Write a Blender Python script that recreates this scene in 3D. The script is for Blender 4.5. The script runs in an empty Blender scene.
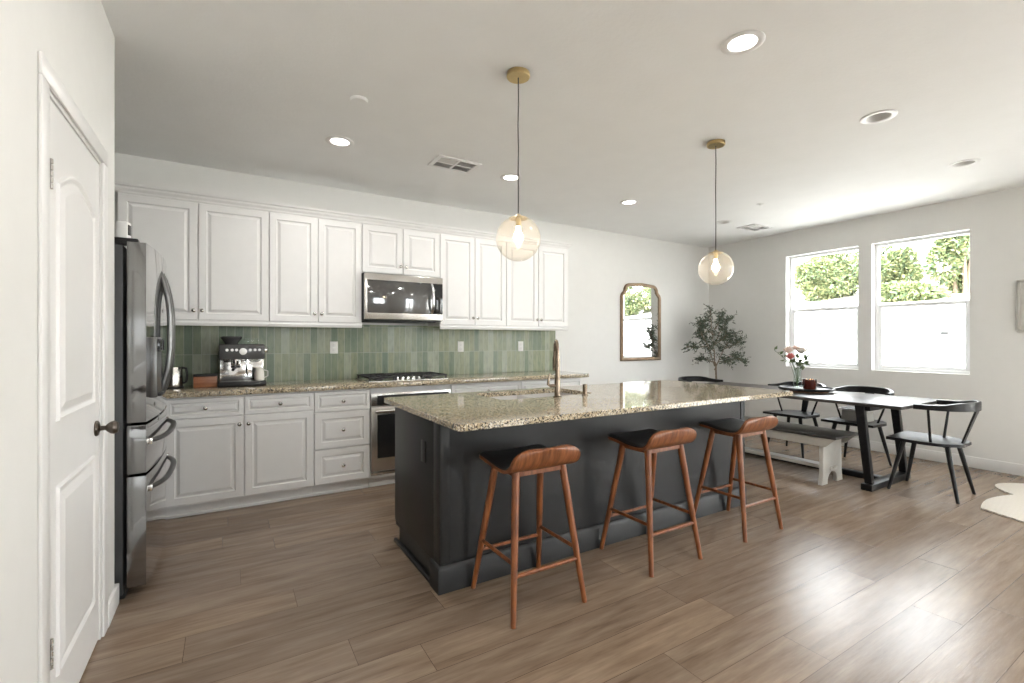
import bpy, bmesh, math, random
from mathutils import Vector, Matrix

random.seed(7)
SC = bpy.context.scene
COL = SC.collection
R = math.radians

# ------------------------------------------------------------------ camera
cam_d = bpy.data.cameras.new('camera')
cam_d.sensor_width = 36.0
cam_d.sensor_fit = 'HORIZONTAL'
cam_d.lens = 470.0 / 1024.0 * 36.0
cam_d.shift_y = -0.0005
cam_d.clip_start = 0.05
cam = bpy.data.objects.new('camera', cam_d)
COL.objects.link(cam)
cam.location = (0, 0, 1.28)
cam.rotation_euler = (R(90), 0, R(-31.1))
SC.camera = cam

# ------------------------------------------------------------------ exposure, sky, sun
SC.view_settings.view_transform = 'Standard'
SC.view_settings.look = 'None'
SC.view_settings.exposure = 0.78
SC.view_settings.gamma = 1.0
SC.view_settings.use_curve_mapping = False
SC.cycles.max_bounces = 12
SC.cycles.diffuse_bounces = 8
SC.cycles.glossy_bounces = 6
SC.cycles.transparent_max_bounces = 16
SC.cycles.sample_clamp_indirect = 8.0
SC.cycles.caustics_reflective = False
SC.cycles.caustics_refractive = False
SC.cycles.use_denoising = True

world = bpy.data.worlds.new('sky')
SC.world = world
world.use_nodes = True
wn = world.node_tree
bg = wn.nodes['Background']
bg.inputs[0].default_value = (0.95, 0.975, 1.0, 1)
bg.inputs[1].default_value = 9.5

sun_d = bpy.data.lights.new('sun', 'SUN')
sun_d.energy = 6.0
sun_d.angle = R(1.0)
sun_d.color = (1.0, 0.96, 0.9)
sun = bpy.data.objects.new('sun', sun_d)
COL.objects.link(sun)
sun.rotation_euler = Vector((0.62, 0.25, -0.74)).to_track_quat('-Z', 'Y').to_euler()


def portal(name, loc, direction, w, h):
    d = bpy.data.lights.new(name, 'AREA')
    d.shape = 'RECTANGLE'
    d.size = w
    d.size_y = h
    d.cycles.is_portal = True
    o = bpy.data.objects.new(name, d)
    COL.objects.link(o)
    o.location = loc
    o.rotation_euler = Vector(direction).to_track_quat('-Z', 'Z').to_euler()
    return o


portal('window_portal', (6.65, 3.10, 1.68), (-1, 0, 0), 0.86, 1.5)
portal('window_portal', (6.65, 2.11, 1.68), (-1, 0, 0), 0.86, 1.5)
portal('window_portal', (6.65, -1.90, 1.21), (-1, 0, 0), 3.2, 2.4)
portal('window_portal', (4.60, -4.15, 1.15), (0, 1, 0), 1.0, 2.3)
portal('window_portal', (1.20, -4.15, 1.50), (0, 1, 0), 1.2, 1.3)

# ------------------------------------------------------------------ node helpers / materials


def mat(name):
    m = bpy.data.materials.new(name)
    m.use_nodes = True
    nt = m.node_tree
    b = nt.nodes['Principled BSDF']
    return m, nt, b


def nd(nt, t, **kw):
    n = nt.nodes.new(t)
    for k, v in kw.items():
        if k.startswith('i_'):
            key = k[2:]
            key = int(key) if key.isdigit() else key.replace('_', ' ')
            n.inputs[key].default_value = v
        else:
            setattr(n, k, v)
    return n


def lk(nt, a, b):
    nt.links.new(a, b)


def ramp(nt, fac, stops, interp='LINEAR'):
    r = nd(nt, 'ShaderNodeValToRGB')
    r.color_ramp.interpolation = interp
    e = r.color_ramp.elements
    while len(e) < len(stops):
        e.new(0.5)
    for i, (p, c) in enumerate(stops):
        e[i].position = p
        e[i].color = (*c, 1) if len(c) == 3 else c
    lk(nt, fac, r.inputs[0])
    return r.outputs[0]


def coords(nt, scale=(1, 1, 1), swz=None):
    t = nd(nt, 'ShaderNodeTexCoord')
    m = nd(nt, 'ShaderNodeMapping')
    m.inputs['Scale'].default_value = scale
    if swz:
        s = nd(nt, 'ShaderNodeSeparateXYZ')
        c = nd(nt, 'ShaderNodeCombineXYZ')
        lk(nt, t.outputs['Object'], s.inputs[0])
        for i, ax in enumerate(swz):
            if ax is not None:
                lk(nt, s.outputs[ax], c.inputs[i])
        lk(nt, c.outputs[0], m.inputs[0])
    else:
        lk(nt, t.outputs['Object'], m.inputs[0])
    return m.outputs[0]


def noise(nt, vec, scale, detail=3, rough=0.5):
    n = nd(nt, 'ShaderNodeTexNoise')
    n.inputs['Scale'].default_value = scale
    n.inputs['Detail'].default_value = detail
    n.inputs['Roughness'].default_value = rough
    lk(nt, vec, n.inputs['Vector'])
    return n.outputs[0]


def bump(nt, b, h, strength=0.1, dist=0.01):
    n = nd(nt, 'ShaderNodeBump')
    n.inputs['Strength'].default_value = strength
    n.inputs['Distance'].default_value = dist
    lk(nt, h, n.inputs['Height'])
    lk(nt, n.outputs[0], b.inputs['Normal'])


def plain(name, col, rough=0.5, metal=0.0, var=0.06, scale=12, bmp=0.0, bscale=60, coat=0.0, spec=None):
    """simple procedural: base colour with a little noise in it"""
    m, nt, b = mat(name)
    v = coords(nt)
    n = noise(nt, v, scale)
    lo = tuple(max(0, c * (1 - var)) for c in col)
    hi = tuple(min(1, c * (1 + var)) for c in col)
    lk(nt, ramp(nt, n, [(0.3, lo), (0.7, hi)]), b.inputs['Base Color'])
    b.inputs['Roughness'].default_value = rough
    b.inputs['Metallic'].default_value = metal
    if coat:
        b.inputs['Coat Weight'].default_value = coat
        b.inputs['Coat Roughness'].default_value = 0.1
    if spec is not None:
        b.inputs['Specular IOR Level'].default_value = spec
    if bmp:
        bump(nt, b, noise(nt, v, bscale, 4), bmp, 0.004)
    return m


def steel(name, col, rough, stretch):
    m, nt, b = mat(name)
    v = coords(nt, stretch)
    n = noise(nt, v, 40, 3)
    lk(nt, ramp(nt, n, [(0.3, tuple(c * 0.92 for c in col)), (0.7, col)]), b.inputs['Base Color'])
    b.inputs['Metallic'].default_value = 1.0
    b.inputs['Roughness'].default_value = rough
    return m


def emit(name, col, s):
    m = bpy.data.materials.new(name)
    m.use_nodes = True
    nt = m.node_tree
    nt.nodes.clear()
    e = nd(nt, 'ShaderNodeEmission')
    e.inputs[0].default_value = (*col, 1)
    e.inputs[1].default_value = s
    o = nd(nt, 'ShaderNodeOutputMaterial')
    lk(nt, e.outputs[0], o.inputs[0])
    return m


def thin_glass(name, tint=(1, 1, 1), fmul=1.0, haze=0.0):
    m = bpy.data.materials.new(name)
    m.use_nodes = True
    nt = m.node_tree
    nt.nodes.clear()
    f0 = nd(nt, 'ShaderNodeLayerWeight')
    f0.inputs['Blend'].default_value = 0.5
    f = nd(nt, 'ShaderNodeMath', operation='POWER')
    f.inputs[1].default_value = 3.0
    lk(nt, f0.outputs['Facing'], f.inputs[0])
    mu = nd(nt, 'ShaderNodeMath', operation='MULTIPLY_ADD')
    mu.inputs[1].default_value = 0.7 * fmul
    mu.inputs[2].default_value = 0.035 * fmul
    t = nd(nt, 'ShaderNodeBsdfTransparent')
    t.inputs[0].default_value = (*tint, 1)
    g = nd(nt, 'ShaderNodeBsdfGlossy')
    g.inputs['Roughness'].default_value = 0.02
    mx = nd(nt, 'ShaderNodeMixShader')
    o = nd(nt, 'ShaderNodeOutputMaterial')
    lk(nt, f.outputs[0], mu.inputs[0])
    lk(nt, mu.outputs[0], mx.inputs[0])
    lk(nt, t.outputs[0], mx.inputs[1])
    lk(nt, g.outputs[0], mx.inputs[2])
    out = mx.outputs[0]
    if haze:
        d = nd(nt, 'ShaderNodeBsdfTranslucent')
        d.inputs[0].default_value = (0.95, 0.9, 0.82, 1)
        hz = nd(nt, 'ShaderNodeMixShader')
        hz.inputs[0].default_value = haze
        lk(nt, out, hz.inputs[1])
        lk(nt, d.outputs[0], hz.inputs[2])
        out = hz.outputs[0]
    lk(nt, out, o.inputs[0])
    return m


def wood(name, c0, c1, c2, stretch=(1, 12, 12), rough=0.4, scale=3.0, coat=0.0):
    m, nt, b = mat(name)
    v = coords(nt, stretch)
    n = noise(nt, v, scale, 6, 0.6)
    lk(nt, ramp(nt, n, [(0.3, c0), (0.5, c1), (0.72, c2)]), b.inputs['Base Color'])
    b.inputs['Roughness'].default_value = rough
    if coat:
        b.inputs['Coat Weight'].default_value = coat
    bump(nt, b, n, 0.05, 0.002)
    return m


M = {}
M['wall'] = plain('wall_paint', (0.735, 0.732, 0.715), 0.65, var=0.01, bmp=0.12, bscale=90)
M['ceiling'] = plain('ceiling_paint', (0.83, 0.835, 0.83), 0.8, var=0.012, scale=5, bmp=0.3, bscale=45)
M['trim'] = plain('trim_paint', (0.75, 0.745, 0.74), 0.35, var=0.01)
M['cabinet'] = plain('cabinet_paint', (0.73, 0.727, 0.72), 0.32, var=0.012)
M['vinyl'] = plain('window_vinyl', (0.85, 0.86, 0.87), 0.35, var=0.01)
M['island'] = plain('charcoal_paint', (0.016, 0.0165, 0.017), 0.42, var=0.15, scale=6, bmp=0.08, bscale=30, spec=0.35)
M['black_wood'] = wood('black_stained_wood', (0.006, 0.006, 0.007), (0.009, 0.009, 0.010), (0.015, 0.015, 0.016), (2, 14, 14), 0.36)
M['table_wood'] = wood('dark_table_wood', (0.030, 0.027, 0.026), (0.050, 0.045, 0.042), (0.085, 0.075, 0.068), (14, 1.2, 14), 0.33)
M['bench_top'] = wood('dark_bench_top_wood', (0.022, 0.021, 0.020), (0.04, 0.038, 0.036), (0.06, 0.056, 0.052), (14, 1.2, 14), 0.3)
M['bench_paint'] = plain('bench_paint', (0.47, 0.455, 0.42), 0.5, var=0.05)
M['walnut'] = wood('walnut', (0.10, 0.030, 0.010), (0.20, 0.064, 0.020), (0.31, 0.114, 0.040), (14, 14, 1.6), 0.33)
M['walnut_shell'] = wood('walnut_veneer', (0.08, 0.025, 0.009), (0.19, 0.063, 0.022), (0.32, 0.125, 0.05), (26, 3, 3), 0.33)
M['box_wood'] = wood('box_wood', (0.16, 0.055, 0.025), (0.30, 0.12, 0.055), (0.40, 0.18, 0.09), (2, 20, 14), 0.4)
M['tray_wood'] = wood('tray_wood', (0.13, 0.06, 0.03), (0.25, 0.13, 0.075), (0.36, 0.21, 0.13), (4, 12, 12), 0.55)
M['leather'] = plain('black_leather', (0.012, 0.012, 0.013), 0.42, var=0.2, scale=30, bmp=0.25, bscale=250)
M['black'] = plain('black_plastic', (0.014, 0.014, 0.015), 0.35, var=0.1)
M['black_gloss'] = plain('black_glass', (0.012, 0.013, 0.014), 0.05, var=0.05)
M['mw_glass'] = plain('microwave_glass', (0.05, 0.05, 0.05), 0.04, var=0.03, spec=1.0, coat=0.8)
M['oven_glass'] = plain('oven_glass', (0.02, 0.021, 0.022), 0.08, var=0.05)
M['iron'] = plain('cast_iron', (0.018, 0.018, 0.019), 0.5, var=0.1, bmp=0.15, bscale=120)
M['fridge_side'] = plain('fridge_side_paint', (0.035, 0.038, 0.04), 0.45, var=0.05)
M['fridge'] = steel('slate_steel', (0.235, 0.235, 0.235), 0.11, (3, 3, 0.15))
M['handle'] = steel('handle_steel', (0.16, 0.16, 0.16), 0.3, (1, 1, 1))
M['steel'] = steel('stainless_steel', (0.62, 0.60, 0.57), 0.24, (0.3, 3, 5))
M['chrome'] = steel('chrome', (0.80, 0.80, 0.80), 0.1, (1, 1, 1))
M['nickel'] = steel('nickel', (0.50, 0.48, 0.45), 0.25, (1, 1, 1))
M['bronze'] = steel('dark_bronze', (0.13, 0.11, 0.095), 0.3, (1, 1, 1))
M['faucet'] = steel('brushed_nickel', (0.23, 0.18, 0.135), 0.22, (1, 1, 1))
M['brass'] = steel('brass', (0.66, 0.50, 0.25), 0.3, (1, 1, 1))
M['mirror_frame'] = plain('antique_brass_frame', (0.22, 0.145, 0.085), 0.4, 0.3, var=0.2, scale=14)
M['mirror'] = steel('mirror_glass', (0.93, 0.94, 0.94), 0.0, (1, 1, 1))
M['plate'] = plain('outlet_plate', (0.84, 0.84, 0.82), 0.35, var=0.01)
M['white'] = plain('white_plastic', (0.80, 0.80, 0.79), 0.35, var=0.01)
M['sink'] = plain('sink_enamel', (0.60, 0.59, 0.58), 0.15, var=0.02)
M['tile_grey'] = plain('vent_louver', (0.52, 0.51, 0.50), 0.5, var=0.02)
M['weep'] = plain('weep_vent_metal', (0.02, 0.02, 0.02), 0.7)  # near-black colour of the small marks on the garden wall
M['vent_dark'] = plain('vent_dark', (0.22, 0.21, 0.19), 0.7, var=0.02)
M['can'] = plain('downlight_baffle', (0.74, 0.74, 0.73), 0.35, var=0.02)
M['cord'] = plain('dark_cord', (0.035, 0.033, 0.03), 0.6, var=0.2)
M['glass'] = thin_glass('window_glass', (0.97, 0.98, 0.98))
M['globe'] = thin_glass('globe_glass', (0.985, 0.97, 0.94), 1.25, 0.10)
M['vase'] = thin_glass('vase_glass', (0.93, 0.96, 0.95), 1.1)
M['lamp_on'] = emit('lamp_on', (1.0, 0.95, 0.88), 6)
M['bulb'] = emit('bulb_on', (1.0, 0.80, 0.55), 22)
M['flame'] = emit('candle_flame', (1.0, 0.55, 0.25), 4)
M['candle'] = plain('amber_candle_glass', (0.09, 0.018, 0.010), 0.08, var=0.3, coat=0.6)
M['wax'] = plain('red_wax', (0.35, 0.05, 0.02), 0.5)
M['pitcher'] = plain('cream_pitcher', (0.72, 0.70, 0.65), 0.3, var=0.03)
M['smoke'] = plain('smoked_plastic', (0.06, 0.06, 0.06), 0.12, var=0.1)
M['bark'] = plain('olive_bark', (0.22, 0.17, 0.12), 0.8, var=0.25, scale=40, bmp=0.4)
M['basket'] = plain('woven_basket', (0.36, 0.27, 0.17), 0.8, var=0.25, scale=60, bmp=0.6)
M['soil'] = plain('soil', (0.04, 0.03, 0.02), 0.9)
M['stem'] = plain('green_stem', (0.08, 0.14, 0.05), 0.5)
M['petal_white'] = plain('white_petal', (0.80, 0.74, 0.68), 0.6)
M['petal_pink'] = plain('pink_petal', (0.62, 0.16, 0.15), 0.6)
M['petal_blush'] = plain('blush_petal', (0.74, 0.58, 0.50), 0.6)
M['fence'] = plain('garden_wall_stucco', (0.86, 0.85, 0.83), 0.8, var=0.02, bmp=0.2)
M['ground'] = plain('pale_patio', (0.72, 0.70, 0.66), 0.9, var=0.05, scale=2)
M['hill'] = plain('pale_hillside', (0.78, 0.74, 0.66), 0.95, var=0.1, scale=1.5)
M['picture'] = plain('picture_canvas', (0.55, 0.53, 0.50), 0.7, var=0.1)

fb_ = M['fridge'].node_tree.nodes['Principled BSDF']
fb_.inputs['Coat Weight'].default_value = 1.0
fb_.inputs['Coat Roughness'].default_value = 0.04
fb_.inputs['Coat IOR'].default_value = 1.7
for k_ in ('black_wood', 'tray_wood', 'black', 'table_wood'):
    M[k_].node_tree.nodes['Principled BSDF'].inputs['Specular IOR Level'].default_value = 0.3


def leaf_mat(name, c0, c1, c2, scale=4):
    m, nt, b = mat(name)
    g = nd(nt, 'ShaderNodeNewGeometry')
    lk(nt, ramp(nt, g.outputs['Random Per Island'], [(0.0, c0), (0.5, c1), (1.0, c2)]), b.inputs['Base Color'])
    b.inputs['Roughness'].default_value = 0.5
    return m


M['olive_leaf'] = leaf_mat('olive_leaf', (0.028, 0.045, 0.028), (0.065, 0.095, 0.060), (0.16, 0.195, 0.14))
M['flower_leaf'] = leaf_mat('flower_leaf', (0.04, 0.07, 0.02), (0.07, 0.11, 0.04), (0.12, 0.16, 0.07))
M['bush_leaf'] = leaf_mat('bush_leaf', (0.075, 0.125, 0.07), (0.17, 0.215, 0.09), (0.34, 0.33, 0.16))


def granite():
    m, nt, b = mat('speckled_granite')
    v = coords(nt)
    w = nd(nt, 'ShaderNodeTexVoronoi')
    w.inputs['Scale'].default_value = 175
    w.inputs['Randomness'].default_value = 1
    nz = nd(nt, 'ShaderNodeTexNoise')
    nz.inputs['Scale'].default_value = 90
    lk(nt, v, nz.inputs['Vector'])
    mv = nd(nt, 'ShaderNodeVectorMath', operation='MULTIPLY_ADD')
    mv.inputs[1].default_value = (0.012, 0.012, 0.012)
    lk(nt, nz.outputs['Color'], mv.inputs[0])
    lk(nt, v, mv.inputs[2])
    lk(nt, mv.outputs[0], w.inputs['Vector'])
    s = nd(nt, 'ShaderNodeSeparateColor')
    lk(nt, w.outputs['Color'], s.inputs[0])
    c = ramp(nt, s.outputs[0], [(0.0, (0.010, 0.009, 0.009)), (0.18, (0.08, 0.065, 0.05)), (0.23, (0.22, 0.18, 0.125)), (0.32, (0.38, 0.31, 0.20)), (0.52, (0.47, 0.385, 0.26)), (0.74, (0.60, 0.53, 0.41)), (0.93, (0.22, 0.20, 0.17))], 'CONSTANT')
    lk(nt, c, b.inputs['Base Color'])
    b.inputs['Roughness'].default_value = 0.07
    b.inputs['Specular IOR Level'].default_value = 0.6
    return m


M['granite'] = granite()


def tiles():
    m, nt, b = mat('green_glazed_tile')
    v = coords(nt, (1, 1, 1), (0, 2, None))
    mp = nd(nt, 'ShaderNodeMapping')
    mp.inputs['Location'].default_value = (0.012, -0.914, 0)
    lk(nt, v, mp.inputs[0])
    br = nd(nt, 'ShaderNodeTexBrick', offset=0.0, offset_frequency=1, squash=1.0)
    br.inputs['Color1'].default_value = (0.0, 0.0, 0.0, 1)
    br.inputs['Color2'].default_value = (1, 1, 1, 1)
    br.inputs['Mortar'].default_value = (0.5, 0.5, 0.5, 1)
    br.inputs['Scale'].default_value = 1.0
    br.inputs['Mortar Size'].default_value = 0.0013
    br.inputs['Mortar Smooth'].default_value = 0.2
    br.inputs['Brick Width'].default_value = 0.0605
    br.inputs['Row Height'].default_value = 0.252
    lk(nt, mp.outputs[0], br.inputs['Vector'])
    base = ramp(nt, br.outputs['Color'], [(0.0, (0.150, 0.195, 0.140)), (0.35, (0.215, 0.255, 0.175)), (0.65, (0.27, 0.30, 0.195)), (1.0, (0.34, 0.37, 0.285))])
    v2 = coords(nt, (9, 1, 2.5))
    n2 = noise(nt, v2, 4.5, 4, 0.6)
    mod = ramp(nt, n2, [(0.25, (0.68, 0.74, 0.74)), (0.5, (1, 1, 1)), (0.75, (1.18, 1.15, 1.08))])
    mx = nd(nt, 'ShaderNodeMix', data_type='RGBA', blend_type='MULTIPLY')
    mx.inputs[0].default_value = 1.0
    lk(nt, base, mx.inputs[6])
    lk(nt, mod, mx.inputs[7])
    mo = nd(nt, 'ShaderNodeMix', data_type='RGBA')
    lk(nt, br.outputs['Fac'], mo.inputs[0])
    lk(nt, mx.outputs[2], mo.inputs[6])
    mo.inputs[7].default_value = (0.50, 0.52, 0.44, 1)
    lk(nt, mo.outputs[2], b.inputs['Base Color'])
    b.inputs['Roughness'].default_value = 0.26
    b.inputs['Specular IOR Level'].default_value = 0.32
    inv = nd(nt, 'ShaderNodeMath', operation='SUBTRACT')
    inv.inputs[0].default_value = 1.0
    lk(nt, br.outputs['Fac'], inv.inputs[1])
    ad = nd(nt, 'ShaderNodeMath', operation='ADD')
    lk(nt, inv.outputs[0], ad.inputs[0])
    lk(nt, n2, ad.inputs[1])
    bump(nt, b, ad.outputs[0], 0.35, 0.0015)
    return m


M['tile'] = tiles()


def floor_mat():
    m, nt, b = mat('plank_floor')
    v = coords(nt)
    br = nd(nt, 'ShaderNodeTexBrick', offset=0.0, offset_frequency=1, squash=1.0)
    br.inputs['Color1'].default_value = (0, 0, 0, 1)
    br.inputs['Color2'].default_value = (1, 1, 1, 1)
    br.inputs['Mortar'].default_value = (0.5, 0.5, 0.5, 1)
    br.inputs['Scale'].default_value = 1.0
    br.inputs['Mortar Size'].default_value = 0.0012
    br.inputs['Mortar Smooth'].default_value = 0.1
    br.inputs['Brick Width'].default_value = 1.42
    br.inputs['Row Height'].default_value = 0.19
    sp = nd(nt, 'ShaderNodeSeparateXYZ')
    lk(nt, v, sp.inputs[0])
    row = nd(nt, 'ShaderNodeMath', operation='DIVIDE')
    row.inputs[1].default_value = 0.19
    lk(nt, sp.outputs[1], row.inputs[0])
    fl = nd(nt, 'ShaderNodeMath', operation='FLOOR')
    lk(nt, row.outputs[0], fl.inputs[0])
    wn_ = nd(nt, 'ShaderNodeTexWhiteNoise', noise_dimensions='1D')
    lk(nt, fl.outputs[0], wn_.inputs['W'])
    sh = nd(nt, 'ShaderNodeMath', operation='MULTIPLY_ADD')
    sh.inputs[1].default_value = 1.42
    lk(nt, wn_.outputs['Value'], sh.inputs[0])
    lk(nt, sp.outputs[0], sh.inputs[2])
    cb_ = nd(nt, 'ShaderNodeCombineXYZ')
    lk(nt, sh.outputs[0], cb_.inputs[0])
    lk(nt, sp.outputs[1], cb_.inputs[1])
    lk(nt, cb_.outputs[0], br.inputs['Vector'])
    # grain: shifted for every plank
    sc = nd(nt, 'ShaderNodeVectorMath', operation='MULTIPLY')
    sc.inputs[1].default_value = (1.1, 9.0, 1.0)
    lk(nt, v, sc.inputs[0])
    ofs = nd(nt, 'ShaderNodeVectorMath', operation='MULTIPLY_ADD')
    ofs.inputs[1].default_value = (17.0, 11.0, 5.0)
    lk(nt, br.outputs['Color'], ofs.inputs[0])
    lk(nt, sc.outputs[0], ofs.inputs[2])
    n1 = noise(nt, ofs.outputs[0], 2.2, 7, 0.62)
    grain = ramp(nt, n1, [(0.20, (0.095, 0.064, 0.042)), (0.42, (0.192, 0.138, 0.096)), (0.58, (0.240, 0.178, 0.128)), (0.82, (0.315, 0.245, 0.182))])
    tone = ramp(nt, br.outputs['Color'], [(0.0, (0.84, 0.84, 0.85)), (0.5, (1, 1, 1)), (1.0, (1.12, 1.10, 1.07))])
    mx = nd(nt, 'ShaderNodeMix', data_type='RGBA', blend_type='MULTIPLY')
    mx.inputs[0].default_value = 1.0
    lk(nt, grain, mx.inputs[6])
    lk(nt, tone, mx.inputs[7])
    # knots
    kn = nd(nt, 'ShaderNodeTexVoronoi')
    kn.inputs['Scale'].default_value = 0.85
    sk = nd(nt, 'ShaderNodeVectorMath', operation='MULTIPLY')
    sk.inputs[1].default_value = (1.0, 2.4, 1.0)
    lk(nt, v, sk.inputs[0])
    lk(nt, sk.outputs[0], kn.inputs['Vector'])
    kf = ramp(nt, kn.outputs['Distance'], [(0.0, (0.35, 0.32, 0.30)), (0.04, (0.60, 0.57, 0.55)), (0.11, (1, 1, 1))])
    m2 = nd(nt, 'ShaderNodeMix', data_type='RGBA', blend_type='MULTIPLY')
    m2.inputs[0].default_value = 1.0
    lk(nt, mx.outputs[2], m2.inputs[6])
    lk(nt, kf, m2.inputs[7])
    m3 = nd(nt, 'ShaderNodeMix', data_type='RGBA')
    lk(nt, br.outputs['Fac'], m3.inputs[0])
    lk(nt, m2.outputs[2], m3.inputs[6])
    m3.inputs[7].default_value = (0.075, 0.05, 0.033, 1)
    lk(nt, m3.outputs[2], b.inputs['Base Color'])
    b.inputs['Roughness'].default_value = 0.26
    b.inputs['Specular IOR Level'].default_value = 0.5
    # fine fibres along every plank
    sf = nd(nt, 'ShaderNodeVectorMath', operation='MULTIPLY')
    sf.inputs[1].default_value = (2.0, 60.0, 1.0)
    lk(nt, v, sf.inputs[0])
    of2 = nd(nt, 'ShaderNodeVectorMath', operation='MULTIPLY_ADD')
    of2.inputs[1].default_value = (31.0, 7.0, 3.0)
    lk(nt, br.outputs['Color'], of2.inputs[0])
    lk(nt, sf.outputs[0], of2.inputs[2])
    n3 = noise(nt, of2.outputs[0], 1.6, 4, 0.7)
    fib = ramp(nt, n3, [(0.2, (0.72, 0.70, 0.68)), (0.45, (1, 1, 1)), (0.8, (1.10, 1.10, 1.10))])
    m4 = nd(nt, 'ShaderNodeMix', data_type='RGBA', blend_type='MULTIPLY')
    m4.inputs[0].default_value = 1.0
    lk(nt, m3.outputs[2], m4.inputs[6])
    lk(nt, fib, m4.inputs[7])
    lk(nt, m4.outputs[2], b.inputs['Base Color'])
    sb = nd(nt, 'ShaderNodeMath', operation='MULTIPLY_ADD')
    sb.inputs[1].default_value = 1.5
    lk(nt, n1, sb.inputs[0])
    lk(nt, n3, sb.inputs[2])
    s2 = nd(nt, 'ShaderNodeMath', operation='SUBTRACT')
    lk(nt, sb.outputs[0], s2.inputs[0])
    lk(nt, br.outputs['Fac'], s2.inputs[1])
    bump(nt, b, s2.outputs[0], 0.17, 0.003)
    return m


M['floor'] = floor_mat()


def rug_mat():
    m, nt, b = mat('cream_ribbed_rug')
    v = coords(nt)
    w = nd(nt, 'ShaderNodeTexWave', wave_type='RINGS', rings_direction='Z')
    w.inputs['Scale'].default_value = 9
    w.inputs['Distortion'].default_value = 1.2
    lk(nt, v, w.inputs['Vector'])
    lk(nt, ramp(nt, w.outputs['Fac'], [(0.2, (0.60, 0.54, 0.46)), (0.6, (0.74, 0.70, 0.63))]), b.inputs['Base Color'])
    b.inputs['Roughness'].default_value = 0.95
    bump(nt, b, w.outputs['Fac'], 0.6, 0.006)
    return m


M['rug'] = rug_mat()


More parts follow.
